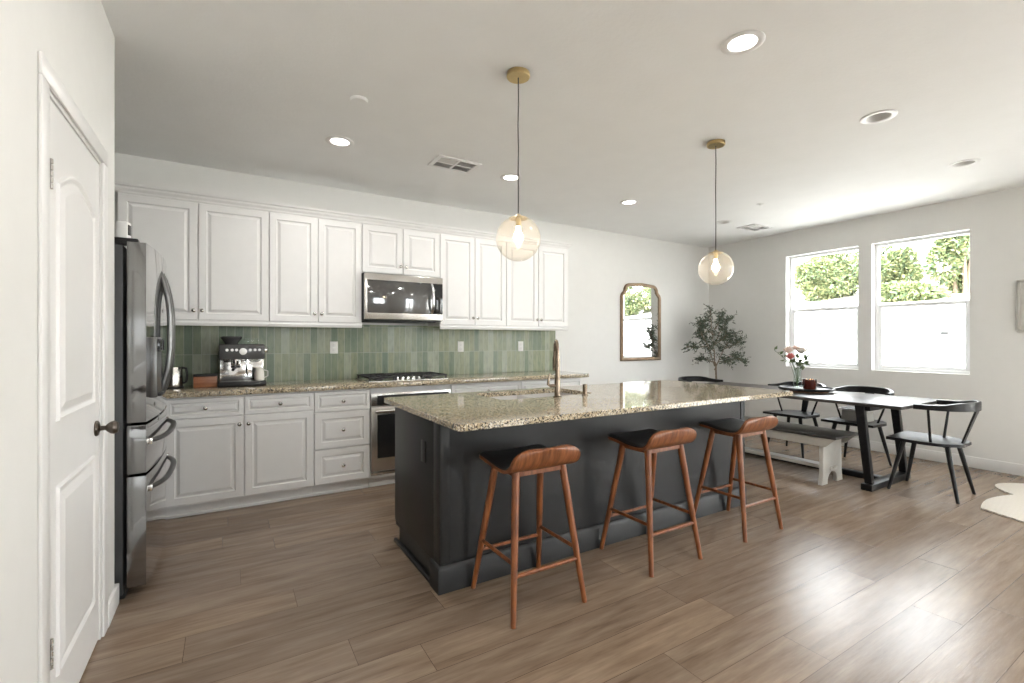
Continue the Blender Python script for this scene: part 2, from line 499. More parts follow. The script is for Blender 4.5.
# ------------------------------------------------------------------ mesh helpers
class MB:
    """collects shapes, links them as ONE mesh object"""

    def __init__(self):
        self.bm = bmesh.new()

    def _new(self, verts, faces):
        vs = [self.bm.verts.new(v) for v in verts]
        out = []
        for f in faces:
            try:
                out.append(self.bm.faces.new([vs[i] for i in f]))
            except ValueError:
                pass
        return vs, out

    def box(self, x0, x1, y0, y1, z0, z1, bev=0.0, seg=2, mtx=None):
        v = [(x0, y0, z0), (x1, y0, z0), (x1, y1, z0), (x0, y1, z0), (x0, y0, z1), (x1, y0, z1), (x1, y1, z1), (x0, y1, z1)]
        if mtx is not None:
            v = [mtx @ Vector(p) for p in v]
        f = [(3, 2, 1, 0), (4, 5, 6, 7), (0, 1, 5, 4), (1, 2, 6, 5), (2, 3, 7, 6), (3, 0, 4, 7)]
        vs, fs = self._new(v, f)
        if bev > 0:
            es = list({e for q in fs for e in q.edges})
            bmesh.ops.bevel(self.bm, geom=es, offset=bev, segments=seg, profile=0.5, affect='EDGES')
        return self

    def prism(self, poly, ext, axis='z', base=0.0, bev=0.0, seg=2, mtx=None):
        """poly 2-D, extruded along axis from base to base+ext"""
        def P(a, b, c):
            return {'z': (a, b, c), 'y': (a, c, b), 'x': (c, a, b)}[axis]
        n = len(poly)
        v = [P(a, b, base) for a, b in poly] + [P(a, b, base + ext) for a, b in poly]
        if mtx is not None:
            v = [mtx @ Vector(p) for p in v]
        f = [tuple(range(n))[::-1], tuple(range(n, 2 * n))] + [(i, (i + 1) % n, n + (i + 1) % n, n + i) for i in range(n)]
        vs, fs = self._new(v, f)
        bmesh.ops.recalc_face_normals(self.bm, faces=fs)
        if bev > 0:
            es = list({e for q in fs[:2] for e in q.edges})
            bmesh.ops.bevel(self.bm, geom=es, offset=bev, segments=seg, profile=0.5, affect='EDGES')
        return self

    def lathe(self, prof, c=(0, 0, 0), seg=24, mtx=None):
        """prof: (radius, z) list"""
        rings = []
        c = Vector(c)
        for r, z in prof:
            if r < 1e-6:
                p = Vector((0, 0, z))
                p = (mtx @ p if mtx is not None else p) + c
                rings.append([self.bm.verts.new(p)])
            else:
                rg = []
                for k in range(seg):
                    a = 2 * math.pi * k / seg
                    p = Vector((r * math.cos(a), r * math.sin(a), z))
                    p = (mtx @ p if mtx is not None else p) + c
                    rg.append(self.bm.verts.new(p))
                rings.append(rg)
        fs = []
        for a, b in zip(rings, rings[1:]):
            if len(a) == 1 and len(b) == 1:
                continue
            for k in range(seg):
                k2 = (k + 1) % seg
                if len(a) == 1:
                    fs.append(self.bm.faces.new((a[0], b[k2], b[k])))
                elif len(b) == 1:
                    fs.append(self.bm.faces.new((a[k], a[k2], b[0])))
                else:
                    fs.append(self.bm.faces.new((a[k], a[k2], b[k2], b[k])))
        if len(rings[0]) > 1:
            fs.append(self.bm.faces.new(rings[0][::-1]))
        if len(rings[-1]) > 1:
            fs.append(self.bm.faces.new(rings[-1]))
        bmesh.ops.recalc_face_normals(self.bm, faces=fs)
        return self

    def tube(self, pts, rad, seg=12, flat=1.0, up=None):
        """swept round bar through pts; rad a number or one per point; flat squashes it across 'up'"""
        pts = [Vector(p) for p in pts]
        n = len(pts)
        rad = [rad] * n if not hasattr(rad, '__len__') else rad
        prev = None
        rings = []
        for i, p in enumerate(pts):
            t = (pts[min(i + 1, n - 1)] - pts[max(i - 1, 0)]).normalized()
            if prev is None:
                u = Vector(up) if up else (Vector((0, 0, 1)) if abs(t.z) < 0.9 else Vector((1, 0, 0)))
            else:
                u = prev
            u = (u - t * u.dot(t)).normalized()
            prev = u
            w = t.cross(u)
            rg = []
            for k in range(seg):
                a = 2 * math.pi * k / seg
                rg.append(self.bm.verts.new(p + u * math.cos(a) * rad[i] * flat + w * math.sin(a) * rad[i]))
            rings.append(rg)
        fs = []
        for a, b in zip(rings, rings[1:]):
            for k in range(seg):
                k2 = (k + 1) % seg
                fs.append(self.bm.faces.new((a[k], a[k2], b[k2], b[k])))
        fs.append(self.bm.faces.new(rings[0][::-1]))
        fs.append(self.bm.faces.new(rings[-1]))
        bmesh.ops.recalc_face_normals(self.bm, faces=fs)
        return self

    def panel(self, x0, x1, z0, z1, y, rings, thick):
        """cabinet-door-like slab facing -Y. rings: (inset, depth towards the viewer) from the edge to the centre field"""
        loops = []
        for ins, d in rings:
            loops.append([self.bm.verts.new((a, y - d, b)) for a, b in
                          ((x0 + ins, z0 + ins), (x1 - ins, z0 + ins), (x1 - ins, z1 - ins), (x0 + ins, z1 - ins))])
        back = [self.bm.verts.new((a, y + thick, b)) for a, b in ((x0, z0), (x1, z0), (x1, z1), (x0, z1))]
        loops = [back] + loops
        fs = [self.bm.faces.new(back[::-1])]
        for a, b in zip(loops, loops[1:]):
            for k in range(4):
                fs.append(self.bm.faces.new((a[k], a[(k + 1) % 4], b[(k + 1) % 4], b[k])))
        fs.append(self.bm.faces.new(loops[-1]))
        bmesh.ops.recalc_face_normals(self.bm, faces=fs)
        return self

    def ringpoly(self, loops):
        """loops: lists of 3-D points, same count; bridged and capped at both ends"""
        L = [[self.bm.verts.new(p) for p in lp] for lp in loops]
        n = len(L[0])
        fs = []
        for a, b in zip(L, L[1:]):
            for k in range(n):
                fs.append(self.bm.faces.new((a[k], a[(k + 1) % n], b[(k + 1) % n], b[k])))
        fs.append(self.bm.faces.new(L[0][::-1]))
        fs.append(self.bm.faces.new(L[-1]))
        bmesh.ops.recalc_face_normals(self.bm, faces=fs)
        return self

    def sheet(self, fn, nu, nv, thick, nfn=None):
        """thin curved shell: fn(u,v) in -1..1 gives the upper surface"""
        top, bot = [], []
        e = 1e-3
        for j in range(nv + 1):
            tr, br_ = [], []
            for i in range(nu + 1):
                u, v = -1 + 2 * i / nu, -1 + 2 * j / nv
                p = Vector(fn(u, v))
                if nfn is not None:
                    tr.append(self.bm.verts.new(p))
                    br_.append(self.bm.verts.new(p - nfn(u, v) * thick))
                    continue
                uu, vv = max(-0.98, min(0.98, u)), max(-0.98, min(0.98, v))
                du = Vector(fn(uu + e, vv)) - Vector(fn(uu - e, vv))
                dv = Vector(fn(uu, vv + e)) - Vector(fn(uu, vv - e))
                nn = du.cross(dv).normalized()
                if nn.z < 0 and abs(nn.z) > 0.3:
                    nn = -nn
                tr.append(self.bm.verts.new(p))
                br_.append(self.bm.verts.new(p - nn * thick))
            top.append(tr)
            bot.append(br_)
        fs = []
        for j in range(nv):
            for i in range(nu):
                fs.append(self.bm.faces.new((top[j][i], top[j][i + 1], top[j + 1][i + 1], top[j + 1][i])))
                fs.append(self.bm.faces.new((bot[j][i], bot[j + 1][i], bot[j + 1][i + 1], bot[j][i + 1])))
        for i in range(nu):
            fs.append(self.bm.faces.new((top[0][i], bot[0][i], bot[0][i + 1], top[0][i + 1])))
            fs.append(self.bm.faces.new((top[nv][i], top[nv][i + 1], bot[nv][i + 1], bot[nv][i])))
        for j in range(nv):
            fs.append(self.bm.faces.new((top[j][0], top[j + 1][0], bot[j + 1][0], bot[j][0])))
            fs.append(self.bm.faces.new((top[j][nu], bot[j][nu], bot[j + 1][nu], top[j + 1][nu])))
        bmesh.ops.recalc_face_normals(self.bm, faces=fs)
        return self

    def leaf(self, p, d, length, width):
        """one small folded leaf from p along d"""
        d = d.normalized()
        s = d.cross(Vector((random.uniform(-1, 1), random.uniform(-1, 1), random.uniform(-1, 1)))).normalized()
        nn = d.cross(s) * width * 0.25
        a = self.bm.verts.new(p)
        b = self.bm.verts.new(p + d * length * 0.45 + s * width / 2 + nn)
        c = self.bm.verts.new(p + d * length)
        e = self.bm.verts.new(p + d * length * 0.45 - s * width / 2 + nn)
        self.bm.faces.new((a, b, c))
        self.bm.faces.new((a, c, e))

    def build(self, name, m, parent=None, smooth=35):
        me = bpy.data.meshes.new(name)
        self.bm.to_mesh(me)
        self.bm.free()
        me.materials.append(m)
        if smooth:
            me.shade_smooth()
            me.set_sharp_from_angle(angle=R(smooth))
        o = bpy.data.objects.new(name, me)
        COL.objects.link(o)
        if parent is not None:
            o.parent = parent
        return o


def tag(o, label=None, cat=None, group=None, kind=None):
    if label:
        o['label'] = label
    if cat:
        o['category'] = cat
    if group:
        o['group'] = group
    if kind:
        o['kind'] = kind
    return o


def thing(name, loc, rz, label, cat, group=None):
    o = bpy.data.objects.new(name, None)
    o.empty_display_size = 0.1
    COL.objects.link(o)
    o.location = loc
    o.rotation_euler = (0, 0, rz)
    return tag(o, label, cat, group)


def struct(o):
    o['kind'] = 'structure'
    return o


def copy_tree(o, parent=None):
    c = o.copy()
    COL.objects.link(c)
    c.parent = parent
    for ch in list(o.children):
        copy_tree(ch, c)
    return c


def arc(cx, cy, r, a0, a1, n):
    return [(cx + r * math.cos(R(a0 + (a1 - a0) * i / n)), cy + r * math.sin(R(a0 + (a1 - a0) * i / n))) for i in range(n + 1)]


# ------------------------------------------------------------------ the room
ZC = 2.743
XW, XE = -1.28, 6.45          # alcove wall, window wall
YB, YS = 4.72, -4.0           # kitchen wall, wall behind the camera
XL = -0.47                    # face of the wall with the door

struct(MB().box(-2.2, 6.75, -4.3, 5.0, -0.12, 0.0).build('floor', M['floor'], smooth=0))

# ceiling with a square hole for every recessed light (hidden behind its trim ring)
LIGHTS_ON = [(2.16, 1.39), (0.70, 3.605), (2.165, 3.605), (3.62, 3.605)]
LIGHTS_OFF = [(3.63, 1.39), (5.18, 1.39), (5.215, 3.605)]
LIGHTS_ADDED = [(0.70, 1.39), (0.70, -0.80), (2.16, -0.80), (3.62, -0.80)]  # unseen downlights added to brighten the floor and island front
cb = MB()
hs = 0.066
xs = sorted({-2.2, 6.75} | {round(x + s * hs, 4) for x, _ in LIGHTS_ON + LIGHTS_OFF + LIGHTS_ADDED for s in (-1, 1)})
for (ya, yb, row) in ((-4.3, -0.8 - hs, None), (-0.8 - hs, -0.8 + hs, -0.8), (-0.8 + hs, 1.39 - hs, None), (1.39 - hs, 1.39 + hs, 1.39), (1.39 + hs, 3.605 - hs, None), (3.605 - hs, 3.605 + hs, 3.605), (3.605 + hs, 5.0, None)):
    if row is None:
        cb.box(-2.2, 6.75, ya, yb, ZC, ZC + 0.03)
    else:
        holes = sorted((x - hs, x + hs) for x, y in LIGHTS_ON + LIGHTS_OFF + LIGHTS_ADDED if y == row)
        x = -2.2
        for a, b in holes:
            cb.box(x, a, ya, yb, ZC, ZC + 0.03)
            x = b
        cb.box(x, 6.75, ya, yb, ZC, ZC + 0.03)
struct(cb.build('ceiling', M['ceiling'], smooth=0))
struct(MB().box(-2.25, 6.8, -4.35, 5.05, ZC + 0.16, ZC + 0.3).build('roof', M['ceiling'], smooth=0))

struct(MB().box(-2.2, 6.75, YB, YB + 0.15, 0, ZC + 0.16).build('wall_back', M['wall'], smooth=0))


def wall_with_holes(axis, c0, c1, a0, a1, holes, name):
    """wall slab between c0..c1 across, a0..a1 along; holes (b0,b1,z0,z1) along"""
    w = MB()

    def bx(p, q, z0, z1):
        if q - p < 1e-4 or z1 - z0 < 1e-4:
            return
        if axis == 'y':
            w.box(c0, c1, p, q, z0, z1)
        else:
            w.box(p, q, c0, c1, z0, z1)
    a = a0
    for b0, b1, z0, z1 in sorted(holes):
        bx(a, b0, 0, ZC + 0.16)
        bx(b0, b1, 0, z0)
        bx(b0, b1, z1, ZC + 0.16)
        a = b1
    bx(a, a1, 0, ZC + 0.16)
    return struct(w.build(name, M['wall'], smooth=0))


W1 = (1.685, 2.54, 0.937, 2.42)
W2 = (2.672, 3.527, 0.937, 2.42)
W3_ADDED = (-3.50, -0.30, 0.02, 2.40)  # unseen large window, added on this wall for extra daylight
wall_with_holes('y', XE, XE + 0.19, -4.0, YB, [W1, W2, W3_ADDED], 'wall_right')
WB = (4.1, 5.1, 0.02, 2.30)
WC_ADDED = (0.6, 1.8, 0.85, 2.15)  # unseen window added behind the camera to light the door wall and fridge
wall_with_holes('x', YS - 0.16, YS, -2.2, XE + 0.3, [WB, WC_ADDED], 'wall_front')
# wall on the left with the door opening; rounded end by the fridge
DO = (1.925, 2.655, 0.0, 2.055)
wl = MB()
wl.box(XL - 0.12, XL, YS, DO[0], 0, ZC + 0.16)
wl.box(XL - 0.12, XL, DO[0], DO[1], DO[3], ZC + 0.16)
wl.prism([(XL - 0.12, DO[1]), (XL, DO[1])] + arc(XL - 0.02, 2.945 - 0.02, 0.02, 0, 90, 6) + [(XW, 2.945), (XW, 2.86), (XL - 0.12, 2.86)], ZC + 0.16, 'z')
wl.box(XW - 0.12, XW, 2.86, YB, 0, ZC + 0.16)
struct(wl.build('wall_left', M['wall'], smooth=30))
struct(MB().box(-2.2, -2.05, YS, 2.9, 0, ZC + 0.16).build('wall_side', M['wall'], smooth=0))

# baseboards
bb = MB().box(XL, XL + 0.014, DO[1] + 0.068, 2.945, 0, 0.10, 0.004).box(XL, XL + 0.014, YS, DO[0] - 0.068, 0, 0.10, 0.004)
bb.box(XL - 0.03, XL + 0.014, 2.945, 2.956, 0, 0.10, 0.004)
struct(bb.build('baseboard_left', M['trim']))
struct(MB().box(XE - 0.016, XE, YS, YB, 0, 0.11, 0.004).build('baseboard_right', M['trim']))
struct(MB().box(3.40, XE - 0.016, YB - 0.016, YB, 0, 0.11, 0.004).build('baseboard_back', M['trim']))


# windows on the right wall: single-hung, white vinyl
def window(n, hole):
    y0, y1, z0, z1 = hole
    xa, xb = XE + 0.098, XE + 0.158
    root = bpy.data.objects.new('window_%d' % n, None)
    COL.objects.link(root)
    root['kind'] = 'structure'
    f = MB()
    t = 0.029
    f.box(xa, xb, y0, y0 + t, z0, z1, 0.004).box(xa, xb, y1 - t, y1, z0, z1, 0.004)
    f.box(xa, xb, y0 + t, y1 - t, z0, z0 + t, 0.004).box(xa, xb, y0 + t, y1 - t, z1 - t, z1, 0.004)
    f.build('window_frame', M['vinyl'], root)
    zm = z0 + (z1 - z0) * 0.515
    s = MB()
    a, b, q = y0 + t, y1 - t, 0.034
    xs0, xs1 = xa + 0.006, xa + 0.034
    s.box(xs0, xs1, a, a + q, z0 + t, zm, 0.003).box(xs0, xs1, b - q, b, z0 + t, zm, 0.003)
    s.box(xs0, xs1, a + q, b - q, z0 + t, z0 + t + q, 0.003).box(xs0, xs1, a + q, b - q, zm - q, zm, 0.003)
    s.build('lower_sash', M['vinyl'], root)
    s = MB()
    xs0, xs1 = xa + 0.034, xa + 0.054
    s.box(xs0, xs1, a, b, zm - q * 0.7, zm + 0.012, 0.003)
    s.build('meeting_rail', M['vinyl'], root)
    MB().box(xa + 0.018, xa + 0.022, a + q, b - q, z0 + t + q, zm - q).build('lower_pane', M['glass'], root, 0)
    MB().box(xa + 0.042, xa + 0.046, a, b, zm + 0.012, z1 - t).build('upper_pane', M['glass'], root, 0)
    MB().box(xa - 0.004, xa + 0.012, (a + b) / 2 - 0.03, (a + b) / 2 + 0.03, zm - 0.006, zm + 0.008, 0.002).build('sash_lock', M['vinyl'], root)


window(1, W2)
window(2, W1)


def plain_window(n, axis, c, hole, bars):
    root = bpy.data.objects.new('window_%d' % n, None)
    COL.objects.link(root)
    root['kind'] = 'structure'
    a0, a1, z0, z1 = hole
    f = MB()
    g = MB()

    def bx(w, p, q, za, zb, th=0.05):
        if axis == 'y':
            w.box(c - th / 2, c + th / 2, p, q, za, zb)
        else:
            w.box(p, q, c - th / 2, c + th / 2, za, zb)
    t = 0.05
    bx(f, a0, a0 + t, z0, z1)
    bx(f, a1 - t, a1, z0, z1)
    bx(f, a0, a1, z0, z0 + t)
    bx(f, a0, a1, z1 - t, z1)
    for k in range(1, bars + 1):
        m_ = a0 + (a1 - a0) * k / (bars + 1)
        bx(f, m_ - 0.04, m_ + 0.04, z0, z1)
    f.build('window_frame', M['vinyl'], root, 0)
    bx(g, a0 + t, a1 - t, z0 + t, z1 - t, 0.005)
    g.build('window_pane', M['glass'], root, 0)


plain_window(3, 'y', XE + 0.1, W3_ADDED, 1)
plain_window(4, 'x', YS - 0.1, WB, 1)
plain_window(5, 'x', YS - 0.1, WC_ADDED, 1)

# ------------------------------------------------------------------ the door on the left
cs = MB()
cs.box(XL, XL + 0.011, DO[0] - 0.066, DO[0] + 0.004, 0, DO[3] - 0.004, 0.004)
cs.box(XL, XL + 0.011, DO[1] - 0.004, DO[1] + 0.066, 0, DO[3] - 0.004, 0.004)
cs.box(XL, XL + 0.011, DO[0] - 0.066, DO[1] + 0.066, DO[3] - 0.004, DO[3] + 0.062, 0.004)
cs.box(XL - 0.12, XL, DO[0], DO[0] + 0.018, 0, DO[3])
cs.box(XL - 0.12, XL, DO[1] - 0.018, DO[1], 0, DO[3])
cs.box(XL - 0.12, XL, DO[0] + 0.018, DO[1] - 0.018, DO[3] - 0.018, DO[3])
struct(cs.build('trim_1', M['trim']))

door = bpy.data.objects.new('door_1', None)
COL.objects.link(door)
door['kind'] = 'structure'
dy0, dy1, dz0, dz1 = DO[0] + 0.021, DO[1] - 0.021, 0.012, DO[3] - 0.021
xf = XL - 0.004


def offset_loop(poly, d):
    """inset a CCW polygon by d"""
    n = len(poly)
    out = []
    for i in range(n):
        p0, p1, p2 = Vector(poly[i - 1]), Vector(poly[i]), Vector(poly[(i + 1) % n])
        e1, e2 = (p1 - p0).normalized(), (p2 - p1).normalized()
        n1, n2 = Vector((-e1.y, e1.x)), Vector((-e2.y, e2.x))
        m_ = (n1 + n2)
        m_ = m_ / max(0.3, m_.dot(n1))
        out.append(tuple(p1 + m_ * d))
    return out


d = MB().box(xf - 0.035, xf - 0.0001, dy0, dy1, dz0, dz1, 0.002)
pl, pr = dy0 + 0.10, dy1 - 0.10
pm = (pl + pr) / 2
low = [(pl, 0.20), (pr, 0.20), (pr, 0.812), (pl, 0.812)]
up = [(pl, 1.02), (pr, 1.02)]
for k in range(0, 11):          # eyebrow arch with small shoulders
    s = k / 10
    y = pr + (pl - pr) * s
    w = abs(2 * s - 1)
    up.append((y, 1.79 + 0.08 * (1 - w ** 1.8)))
for poly in (low, up):
    loops = []
    for ins, h in ((0, 0), (0.005, 0.009), (0.012, 0.009), (0.024, 0.0012), (0.030, 0.0012), (0.058, 0.010)):
        loops.append([(xf + h, a, b) for a, b in offset_loop(poly, ins)])
    d.ringpoly(loops)
d.build('door_slab', M['trim'], door, 12)
kz, ky = 0.915, dy1 - 0.06
rot_x = Matrix.Rotation(R(90), 4, 'Y')
MB().lathe([(0.0, 0.0), (0.032, 0.0), (0.033, 0.004), (0.028, 0.010), (0.014, 0.013), (0.010, 0.016), (0.010, 0.032), (0.017, 0.038), (0.026, 0.050), (0.028, 0.060), (0.022, 0.072), (0.0, 0.077)],
           (xf, ky, kz), 24, rot_x).build('door_knob', M['bronze'], door)
for hz in (0.33, 1.79):
    h = MB()
    for k in range(5):
        h.lathe([(0.0045, 0), (0.006, 0.001), (0.006, 0.0155), (0.0045, 0.0165)], (XL + 0.008, dy0 + 0.0, hz - 0.048 + k * 0.019), 10)
    h.box(XL - 0.004, XL + 0.0015, dy0 - 0.003, dy0 + 0.012, hz - 0.048, hz + 0.048)
    h.build('door_hinge', M['nickel'], door)

# ------------------------------------------------------------------ fridge
FY0, FY1 = 2.972, 3.875
fr = thing('refrigerator', (0, 0, 0), 0, 'slate steel french-door refrigerator with black side beside the white door', 'refrigerator')
MB().box(-1.20, -0.445, FY0, FY1, 0.025, 1.755, 0.006).build('body', M['fridge_side'], fr)
MB().box(-1.15, -0.44, FY0 + 0.02, FY1 - 0.02, 0.0, 0.05, 0.004).build('base_grille', M['black'], fr)


def bow(y):
    s = (y - (FY0 + FY1) / 2) / ((FY1 - FY0) / 2)
    return -0.354 + 0.025 * (1 - abs(s) ** 2.2)


def fridge_panel(y0, y1, z0, z1):
    w = MB()
    n = 14
    pts = [(-0.430, y0), (-0.430, y1)]
    fr_ = []
    for k in range(n + 1):
        y = y1 + (y0 - y1) * k / n
        fr_.append((bow(y), y))
    w.prism([(a, b) for a, b in pts] + fr_, z1 - z0, 'z', z0, 0.004, 2)
    return w


fm = (FY0 + FY1) / 2
fridge_panel(FY0, fm - 0.0025, 0.872, 1.774).build('door', M['fridge'], fr)
fridge_panel(fm + 0.0025, FY1, 0.872, 1.774).build('door', M['fridge'], fr)
fridge_panel(FY0, FY1, 0.617, 0.860).build('drawer', M['fridge'], fr)
fridge_panel(FY0, FY1, 0.055, 0.605).build('drawer', M['fridge'], fr)
for hy in (FY0 + 0.035, FY1 - 0.035):
    MB().box(-0.50, -0.385, hy - 0.03, hy + 0.03, 1.757, 1.792, 0.008).build('hinge_cover', M['black'], fr)
for s in (-1, 1):
    hy = fm + s * 0.055
    pts = []
    for k in range(17):
        t = -1 + 2 * k / 16
        pts.append((bow(hy) - 0.012 + 0.052 * (1 - abs(t) ** 2.6), hy, 1.325 + 0.36 * t))
    MB().tube(pts, [0.015] + [0.020] * 15 + [0.015], 12, 0.8, (1, 0, 0)).build('door_handle', M['handle'], fr)
for zc in (0.765, 0.525):
    pts, ys = [], []
    for k in range(19):
        t = -1 + 2 * k / 18
        y = fm + 0.385 * t
        pts.append((bow(y) - 0.008 + 0.050 * (1 - abs(t) ** 4), y, zc))
    MB().tube(pts, 0.0155, 12, 0.8, (0, 0, 1)).build('drawer_handle', M['handle'], fr)
    for t in (-1, 1):
        y = fm + 0.385 * t
        MB().box(bow(y) - 0.01, bow(y) + 0.012, y - 0.010, y + 0.010, zc - 0.017, zc + 0.017, 0.004).build('handle_bracket', M['steel'], fr)
dp = MB().box(-0.360, -0.322, 3.06, 3.23, 1.03, 1.20, 0.006)
dsp = MB().box(-0.350, -0.318, 3.05, 3.24, 0.985, 1.30, 0.006).build('water_dispenser', M['handle'], fr)
MB().box(-0.345, -0.305, 3.06, 3.23, 1.225, 1.29, 0.006).build('dispenser_panel', M['black_gloss'], dsp)
dp.bm.free()
MB().box(-0.345, -0.302, 3.075, 3.215, 0.99, 1.005, 0.004).build('drip_tray', M['black'], dsp)

g = thing('room_monitor', (-0.452, 3.03, 1.793), R(-15), 'small white plastic monitor with a dark screen on top of the fridge', 'monitor')
MB().box(-0.026, 0.026, -0.024, 0.024, 0, 0.085, 0.009).build('case', M['white'], g)
MB().box(0.022, 0.0275, -0.016, 0.016, 0.018, 0.07, 0.002).build('screen', M['black_gloss'], g)

# ------------------------------------------------------------------ cabinets
DR = [(0, 0.0), (0.0, 0.016), (0.003, 0.019), (0.052, 0.019), (0.057, 0.006), (0.064, 0.006), (0.084, 0.0175)]
DRW = [(0, 0.0), (0.0, 0.016), (0.003, 0.019), (0.028, 0.019), (0.033, 0.008), (0.038, 0.008), (0.052, 0.0175)]


def knob(x, y, z, parent):
    rot = Matrix.Rotation(R(90), 4, 'X')
    MB().lathe([(0.0, 0), (0.006, 0), (0.005, 0.010), (0.009, 0.014), (0.0145, 0.019), (0.0145, 0.025), (0.009, 0.029), (0.0, 0.030)],
               (x, y, z), 16, rot).build('knob', M['nickel'], parent)


UY = 4.41
UPPER_GROUP = 'white wall cabinets over the green tiles'


def upper(x0, xm, x1, z0, z1, label, rail=True):
    t = thing('wall_cabinet', ((x0 + x1) / 2, YB, z0), 0, label, 'cabinet', UPPER_GROUP)
    ox = (x0 + x1) / 2
    MB().box(x0 - ox + 0.0005, x1 - ox - 0.0005, UY - YB, 0, 0.0, z1 - z0).build('carcass', M['cabinet'], t)
    if rail:
        MB().prism([(UY - YB - 0.020, 0.0), (UY - YB - 0.026, -0.012), (UY - YB - 0.020, -0.034), (UY - YB, -0.036), (UY - YB, 0.0)], x1 - x0 - 0.001, 'x', x0 - ox + 0.0005).build('light_rail', M['cabinet'], t)
    for a, b, kx in ((x0, xm, -1), (xm, x1, 1)):
        w = MB().panel(a - ox + 0.0035, b - ox - 0.0035, 0.010, z1 - z0 - 0.012, UY - YB - 0.001, DR, 0.0)
        dd = w.build('door', M['cabinet'], t, 0)
        kxx = (b - ox - 0.028) if kx < 0 else (a - ox + 0.028)
        knob(kxx, UY - YB - 0.019, 0.082, dd)
    return t


ZU0, ZU1 = 1.435, 2.365
upper(-0.691, -0.203, 0.289, ZU0, ZU1, 'widest white two-door wall cabinet, right beside the refrigerator')
upper(0.289, 0.669, 1.046, ZU0, ZU1, 'white two-door wall cabinet above the espresso machine side, left of the microwave')
upper(1.046, 1.430, 1.809, 1.905, ZU1, 'short white two-door wall cabinet directly above the microwave', rail=False)
upper(1.809, 2.198, 2.577, ZU0, ZU1, 'white two-door wall cabinet just right of the microwave')
upper(2.577, 2.998, 3.417, ZU0, ZU1, 'white two-door wall cabinet at the right end of the row')
# crown
cp = [(0.0, 0.0), (-0.012, 0.0), (-0.016, 0.014), (-0.030, 0.030), (-0.034, 0.044), (-0.048, 0.050), (-0.052, 0.066), (0.0, 0.066)]
cm = MB()
loops = []
for x, sg in ((-1.2, 0), (3.417, 1)):
    loops.append([(x - sg * a, UY + a, ZU1 - 0.002 + b) for a, b in cp])
cm.ringpoly(loops)
loops = [[(3.417 - a, UY + a, ZU1 - 0.002 + b) for a, b in cp], [(3.417 - a, YB, ZU1 - 0.002 + b) for a, b in cp]]
cm.ringpoly(loops)
cm.box(-1.2, 3.417, UY, YB, ZU1, ZU1 + 0.02)
tag(cm.build('crown_molding', M['cabinet'], smooth=25), 'white crown molding along the top of the wall cabinets', 'molding')

BY = 4.115
BASE_GROUP = 'white base cabinets along the kitchen wall'


def base(x0, x1, label, style, xm=None):
    ox = (x0 + x1) / 2
    t = thing('base_cabinet', (ox, YB, 0), 0, label, 'cabinet', BASE_GROUP)
    MB().box(x0 - ox + 0.0005, x1 - ox - 0.0005, BY - YB, -0.012, 0.09, 0.8745).build('carcass', M['cabinet'], t)
    MB().box(x0 - ox + 0.0005, x1 - ox - 0.0005, BY - YB + 0.055, BY - YB + 0.07, 0.0, 0.09).box(
        x0 - ox + 0.0005, x1 - ox - 0.0005, BY - YB + 0.045, BY - YB + 0.055, 0.0, 0.022, 0.003).build('toe_kick', M['cabinet'], t)
    yf = BY - YB - 0.001
    if style == 'drawers':
        for za, zb in ((0.105, 0.385), (0.393, 0.690), (0.698, 0.862)):
            dd = MB().panel(x0 - ox + 0.004, x1 - ox - 0.004, za, zb, yf, DRW if zb > 0.8 else DR, 0.0).build('drawer', M['cabinet'], t, 0)
            knob(0, yf - 0.018, (za + zb) / 2, dd)
    else:
        spans = ((x0, xm), (xm, x1)) if xm is not None else ((x0, x1),)
        dspans = spans if style == 'two_two' else ((x0, x1),)
        for a, b in dspans:
            dd = MB().panel(a - ox + 0.004, b - ox - 0.004, 0.722, 0.862, yf, DRW, 0.0).build('drawer', M['cabinet'], t, 0)
            knob((a + b) / 2 - ox, yf - 0.018, 0.792, dd)
        for i, (a, b) in enumerate(spans):
            dd = MB().panel(a - ox + 0.004, b - ox - 0.004, 0.105, 0.715, yf, DR, 0.0).build('door', M['cabinet'], t, 0)
            knob((b - ox - 0.03) if i == 0 else (a - ox + 0.03), yf - 0.018, 0.655, dd)
    return t


base(-1.20, -0.385, 'white corner base cabinet tucked behind the refrigerator', 'one')
base(-0.385, 0.595, 'white base cabinet with two doors under two drawers, below the espresso machine', 'two_two', 0.101)
base(0.595, 1.046, 'narrow white three-drawer base cabinet left of the oven', 'drawers')
base(1.800, 2.582, 'white base cabinet just right of the oven, drawer partly seen over the island', 'one_two', 2.19)
base(2.582, 3.385, 'white base cabinet at the right end of the kitchen counter', 'one_two', 2.98)

MB_ct = MB().box(-1.20, 3.46, 4.062, YB - 0.011, 0.8755, 0.9155, 0.004)
tag(MB_ct.build('countertop', M['granite']), 'speckled granite countertop running along the kitchen wall', 'countertop')
struct(MB().box(-1.2, 3.47, YB - 0.010, YB, 0.90, 1.44).build('wall_tile', M['tile'], smooth=0))

# outlets on the tile
for i, (x, lab) in enumerate(((0.86, 'white outlet plate on green tile left of the microwave'), (2.182, 'white outlet plate on green tile right of the cooktop'),
                              (2.96, 'white outlet plate near the right end of the green tile'))):
    t = thing('wall_outlet', (x, YB - 0.0105, 1.218), 0, lab, 'outlet', 'outlets on the green tile')
    MB().box(-0.036, 0.036, -0.006, 0.0, -0.058, 0.058, 0.003).build('plate', M['plate'], t)
    for s in (-1, 1):
        MB().box(-0.014, 0.014, -0.008, -0.005, s * 0.022 - 0.014, s * 0.022 + 0.014, 0.002).build('socket', M['can'], t)

